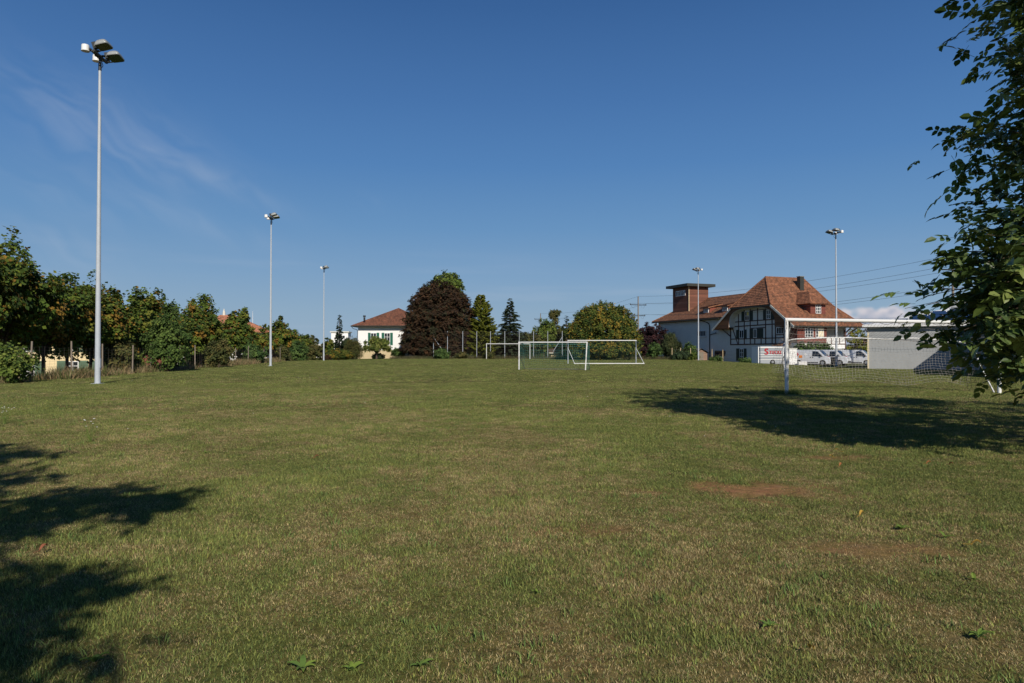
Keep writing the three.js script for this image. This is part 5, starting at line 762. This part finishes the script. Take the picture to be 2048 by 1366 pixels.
{ // walnut behind the photographer whose crown shades the near lawn; aims: [x, depth] on the lawn and the height of the spray above it
  const r = rng(820), clumps = [], aim = (gx, gd, H, R, n) => clumps.push([gx + 0.432 * H, H, -(gd - 1.536 * H), R, V(0.3, 0, -0.3), n]);
  // [x of the inner end, depth, x of the tip, half spread in depth, sprays, height]
  for (const [x0, d0, x1, w, n, H] of [[-9.0, 9.5, -6.3, 0.9, 24, 6.5], [-6.0, 6.5, -3.2, 0.85, 38, 5.3], [-5.4, 5.6, -3.8, 0.3, 10, 5.2], [-4.6, 4.3, -2.5, 0.4, 18, 4.6], [-3.0, 3.75, -2.25, 0.14, 5, 4.3], [-2.4, 3.35, -2.0, 0.15, 4, 4.2], [-3.2, 2.95, -2.4, 0.12, 4, 4.2], [-7.0, 7.9, -5.4, 0.4, 10, 5.8]])
    for (let k = 0; k < n; k++) { const q = Math.pow(r(), 0.8), x = lerp(x0, x1, q), ww = w * (1 - 0.8 * q * q); aim(x, d0 + 0.12 * Math.sin(x * 3) + (r() * 2 - 1) * ww + (q - 0.5) * -0.15, H * (0.96 + 0.08 * r()), 0.2 - 0.08 * q, d0 < 5 ? 6 : 11); }
  const C = V(-6.6, 6.6, 3.6); for (let k = 0; k < 90; k++) { const y = r() * 2 - 1, a = r() * 6.283, s = Math.sqrt(1 - y * y), rad = 0.55 + 0.45 * r(), o = V(s * Math.cos(a), y, s * Math.sin(a)); clumps.push([C.x + o.x * 3.2 * rad, C.y + o.y * 2.6 * rad, C.z + o.z * 3.2 * rad, 0.5, o]); }
  walnut('walnut tree behind the viewpoint whose crown shades the near lawn', -6.6, 3.6, [[-4.4, 5.6, 2.4], [-3.2, 5.2, 1.6], [-2.2, 4.6, 2.2], [-6.0, 6.6, 1.6], [-8.4, 7, 3.6], [-6.4, 8, 4.4]], clumps, 15, 822, 0);
}
// ---------------------------------------------------------------- lawn
function tuftG(seed, blades, h, spread, w) {
  const r = rng(seed), P = [], C = [];
  for (let k = 0; k < blades; k++) {
    const tone = 0.5 + r() * 1.0, hue = 0.85 + 0.3 * r(); for (let q = 0; q < 9; q++) C.push(tone * hue, tone, tone);
    const a = r() * 6.283, rr = spread * Math.sqrt(r()), x = Math.cos(a) * rr, z = Math.sin(a) * rr, b = r() * 6.283, H = h * (0.5 + 0.7 * r()), lean = H * (0.3 + 0.9 * r()), dx = Math.cos(b), dz = Math.sin(b), c = b + 1.571 + gauss(r) * 0.8, wx = Math.cos(c) * w, wz = Math.sin(c) * w;
    const m = [x + dx * lean * 0.4, H * 0.62, z + dz * lean * 0.4], e = [x + dx * lean, H, z + dz * lean];
    P.push(x - wx, 0, z - wz, x + wx, 0, z + wz, m[0] + wx * 0.8, m[1], m[2] + wz * 0.8, x - wx, 0, z - wz, m[0] + wx * 0.8, m[1], m[2] + wz * 0.8, m[0] - wx * 0.8, m[1], m[2] - wz * 0.8, m[0] - wx * 0.8, m[1], m[2] - wz * 0.8, m[0] + wx * 0.8, m[1], m[2] + wz * 0.8, ...e);
  }
  const g = new THREE.BufferGeometry(); g.setAttribute('position', new THREE.Float32BufferAttribute(P, 3)); g.setAttribute('color', new THREE.Float32BufferAttribute(C, 3)); return g;
}
const GRASS = new THREE.MeshPhysicalMaterial({ color: rgb(1, 1, 1), vertexColors: true, roughness: 0.85, specularIntensity: 0.3, transmission: 0.2, thickness: 0 });
function scatter(name, label, category, geo, places, mat = GRASS) {
  const m = new THREE.InstancedMesh(geo, mat, places.length), q = new THREE.Quaternion(), e = new THREE.Euler(), M4 = new THREE.Matrix4(), c = new THREE.Color(); m.name = unique(name); m.castShadow = m.receiveShadow = true;
  places.forEach((p, k) => { e.set(p[6] ?? 0, p[3], p[7] ?? 0); M4.compose(V(p[0], p[1], p[2]), q.setFromEuler(e), V(p[4][0], p[4][1], p[4][0])); m.setMatrixAt(k, M4); m.setColorAt(k, c.setRGB(...p[5])); });
  tag(m, label, category); stuff(m); scene.add(m); return m;
}
{
  const bands = [[1.6, 5, 34000, 0.8], [5, 9, 72000, 0.85], [9, 16, 120000, 1.0], [16, 30, 130000, 1.3], [30, 60, 110000, 2.0], [60, 112, 120000, 3.2]], sets = [[], [], [], []], r = rng(900);
  for (const [d0, d1, n, sc] of bands) for (let k = 0; k < n; k++) {
    const d = Math.sqrt(lerp(d0 * d0, d1 * d1, r())), x = (r() * 2 - 1) * (d * 0.82 + 1.2), z = -d; if (x < fenceX(d) + 0.3) continue;
    const w = worn(x, z), dry = dryness(x, z), straw = r() < 0.19 + 0.62 * dry + 0.3 * w; if (r() < w * 0.75) continue;
    const v = 0.55 + 0.9 * r(), t = r(), patch = fbm(x * 0.8 + 20, z * 0.8, 3, 97);
    const c = straw ? [lerp(0.27, 0.46, t) * v, lerp(0.215, 0.35, t) * v * lerp(1, 0.7, w), lerp(0.10, 0.17, t) * v * lerp(1, 0.75, w)] : [lerp(0.13, 0.235, t) * v, lerp(0.165, 0.25, t) * v, lerp(0.047, 0.065, t) * v].map((q, i) => q * lerp(0.85, 1.2, patch));
    const s = sc * (0.7 + 0.6 * r()), hh = s * lerp(0.75, 1.25, ss(0.35, 0.7, patch)) * (straw ? 0.75 : 1) * lerp(1, 0.6, w) / Math.sqrt(sc);
    sets[(straw ? 2 : 0) + (k & 1)].push([x, G(x, z) - 0.004, z, r() * 6.283, [s, hh], c]);
  }
  scatter('lawn_grass', 'short green grass of the worn football pitch', 'grass', tuftG(1, 14, 0.030, 0.065, 0.0018), sets[0]); scatter('lawn_grass', 'broader green grass blades mixed through the pitch', 'grass', tuftG(2, 12, 0.034, 0.07, 0.0023), sets[1]);
  scatter('dry_grass', 'straw-coloured dead grass mixed through the lawn', 'grass', tuftG(3, 14, 0.028, 0.075, 0.0016), sets[2]); scatter('dry_grass', 'fine bleached dead grass lying in the lawn', 'grass', tuftG(4, 14, 0.022, 0.08, 0.0015), sets[3]);
  // coarse clumps
  const coarse = []; for (let k = 0; k < 3600; k++) { const d = Math.sqrt(lerp(3, 500, r())), x = (r() * 2 - 1) * (d * 0.8 + 1), z = -d; if (fbm(x * 0.9 + 5, z * 0.9, 3, 131) < 0.5 || worn(x, z) > 0.3) continue; const v = 0.8 + 0.4 * r(); coarse.push([x, G(x, z) - 0.003, z, r() * 6.283, [0.8 + 0.5 * r(), 0.8 + 0.5 * r()], [0.135 * v, 0.185 * v, 0.05 * v]]); }
  scatter('coarse_grass', 'coarse broad-bladed grass clumps standing out of the lawn', 'grass', tuftG(5, 13, 0.046, 0.06, 0.0032), coarse);
  // long dry grass along the bank fence and the far end
  const long = []; for (let k = 0; k < 9000; k++) { const d = lerp(24, 125, r()), x = fenceX(d) + lerp(-1.4, 0.7, Math.pow(r(), 0.8)) , z = -d; if (fbm(d * 0.35, 3, 3, 151) < 0.35 + 0.3 * r()) continue; const v = 0.7 + 0.6 * r(), t = r(); long.push([x, G(x, z) - 0.02, z, r() * 6.283, [4 + 3 * r(), 3 + 8 * r() * r()], t < 0.3 ? [0.12 * v, 0.15 * v, 0.04 * v] : [0.34 * v, 0.25 * v, 0.13 * v]]); }
  for (let k = 0; k < 1500; k++) { const x = lerp(-20, 26, r()), z = -112.4 + gauss(r) * 0.8, v = 0.7 + 0.5 * r(); long.push([x, G(x, z) - 0.02, z, r() * 6.283, [4 + 2 * r(), 4 + 4 * r()], r() < 0.4 ? [0.06 * v, 0.08 * v, 0.025 * v] : [0.2 * v, 0.16 * v, 0.085 * v]]); }
  scatter('long_dry_grass', 'tall bleached grass standing along the fences', 'grass', tuftG(6, 14, 0.08, 0.06, 0.0022), long);
  // white clover heads
  const heads = []; for (let k = 0; k < 420; k++) { const d = Math.sqrt(lerp(90, 4900, r())), x = (r() * 2 - 1) * d * 0.75, z = -d; if (fbm(x * 0.3, z * 0.3, 2, 141) < 0.45 || x < fenceX(d) + 1) continue; heads.push([x, G(x, z) + 0.04, z, 0, [0.6 + 0.6 * r(), 0.6 + 0.5 * r()], [0.6, 0.58, 0.52]]); }
  scatter('clover_heads', 'scattered tiny white clover heads in the lawn', 'flowers', new THREE.IcosahedronGeometry(0.009, 1).deleteAttribute('uv'), heads, new THREE.MeshStandardMaterial({ roughness: 0.9 }));
  // goal-mouth tuft and mast foot
  const goalTuft = []; for (let k = 0; k < 90; k++) { const a = r() * 6.283, q = Math.sqrt(r()), x = sx(1575, 22.4) + Math.cos(a) * q * 0.75, z = -22.5 + Math.sin(a) * q * 0.35, v = 0.8 + 0.4 * r(); goalTuft.push([x, G(x, z) - 0.01, z, r() * 6.283, [1.6, 2 + 1.5 * r()], [0.13 * v, 0.18 * v, 0.045 * v]]); }
  scatter('post_grass', 'longer uncut grass round the foot of the old goal post', 'grass', tuftG(7, 12, 0.06, 0.05, 0.0025), goalTuft);
}
{ // broad-leaved weeds, fallen leaves, a flowering weed
  const r = rng(950), leaf = (() => { const P = [], L = 0.10, n = 5, pt = (q, s) => { const w = 0.02 * Math.sin(Math.PI * Math.min(1, 0.12 + q * 0.88)); return [q * L, 0.022 * Math.sin(q * 2.4) + Math.abs(s) * 0.008, s * w]; }; for (let k = 0; k < n; k++) { const a = k / n, b = (k + 1) / n; for (const s of [-1, 1]) { const A = pt(a, 0), B = pt(b, 0), C = pt(b, s), D = pt(a, s); s > 0 ? P.push(...A, ...D, ...B, ...B, ...D, ...C) : P.push(...A, ...B, ...D, ...B, ...C, ...D); } } const g = new THREE.BufferGeometry(); g.setAttribute('position', new THREE.Float32BufferAttribute(P, 3)); return g; })();
  const mats = [[0.13, 0.20, 0.035], [0.17, 0.24, 0.04], [0.10, 0.165, 0.035]].map((c) => new THREE.MeshPhysicalMaterial({ color: rgb(...c), roughness: 0.85, specularIntensity: 0.3, transmission: 0.2, thickness: 0 }));
  const at = [[-0.95, 3.12, 0.9], [-0.72, 3.1, 0.8], [-0.42, 3.14, 0.85], [-1.95, 3.2, 0.85], [2.35, 3.45, 0.9], [3.35, 5.3, 0.9], [3.15, 5.55, 0.8], [3.95, 5.0, 0.9], [0.15, 4.1, 0.6], [1.35, 3.6, 0.7], [-4.3, 9.6, 0.8], [2.9, 4.3, 0.7]];
  at.forEach(([x, d, s]) => { const t = thing('broadleaf_weed', 'low rosette of broad green weed leaves in the lawn', 'weed', x, G(x, -d) + 0.008, -d, r() * 6, 'broad-leaved weeds in the lawn'); const n = 6 + (r() * 4 | 0); for (let k = 0; k < n; k++) { const m = mesh('leaf', leaf, mats[(r() * 3) | 0], t); m.rotation.set(0, k / n * 6.283 + gauss(r) * 0.5, 0.05 + 0.45 * r(), 'YXZ'); m.scale.setScalar(s * (0.35 + 0.55 * r())); } });
  const fm = [[0.30, 0.11, 0.03], [0.22, 0.07, 0.03], [0.36, 0.22, 0.03]].map((c) => std(c, 0.8));
  [[-3.35, 4.86, 1], [4.0, 8.35, 0], [5.15, 8.5, 0], [5.4, 8.45, 0], [1.42, 3.27, 2], [4.6, 9.6, 2], [4.25, 9.05, 2], [-2.6, 9.0, 1], [3.0, 5.9, 2], [3.35, 5.0, 2]].forEach(([x, d, k]) => { const t = thing('fallen_leaf', ['orange-brown curled fallen leaf lying on the lawn', 'dark red fallen leaf lying on the lawn', 'yellow fallen leaf lying on the lawn'][k], 'fallen leaf', x, G(x, -d) + 0.035, -d, r() * 6, 'fallen leaves on the lawn'); mesh('blade', leaf, fm[k], t).scale.set(0.6, 1.4, 0.8); mesh('stalk', rodG(V(-0.05, 0.0, 0), V(0.01, 0.005, 0), 0.002, 0.0015, 5), fm[k], t); });
  for (const [x, d, label] of [[-6.6, 10.7, 'spindly white-flowered weed standing in the sunlit lawn'], [-9.8, 13.2, 'smaller white-flowered weed at the edge of the lawn']]) { const t = thing('flowering_weed', label, 'weed', x, G(x, -d), -d), st = []; const heads = []; for (let k = 0; k < 9; k++) { const e = V(gauss(r) * 0.13, 0.22 + 0.16 * r(), gauss(r) * 0.12); st.push(rodG(V(gauss(r) * 0.02, 0, gauss(r) * 0.02), e, 0.003, 0.002, 4)); heads.push(e); } mesh('stems', joined(st), mats[0], t); for (const e of heads) mesh('flower', new THREE.IcosahedronGeometry(0.010, 1).scale(1, 0.5, 1).translate(e.x, e.y, e.z), M.whiteMetal, t); }
}
renderer.render(scene, camera);
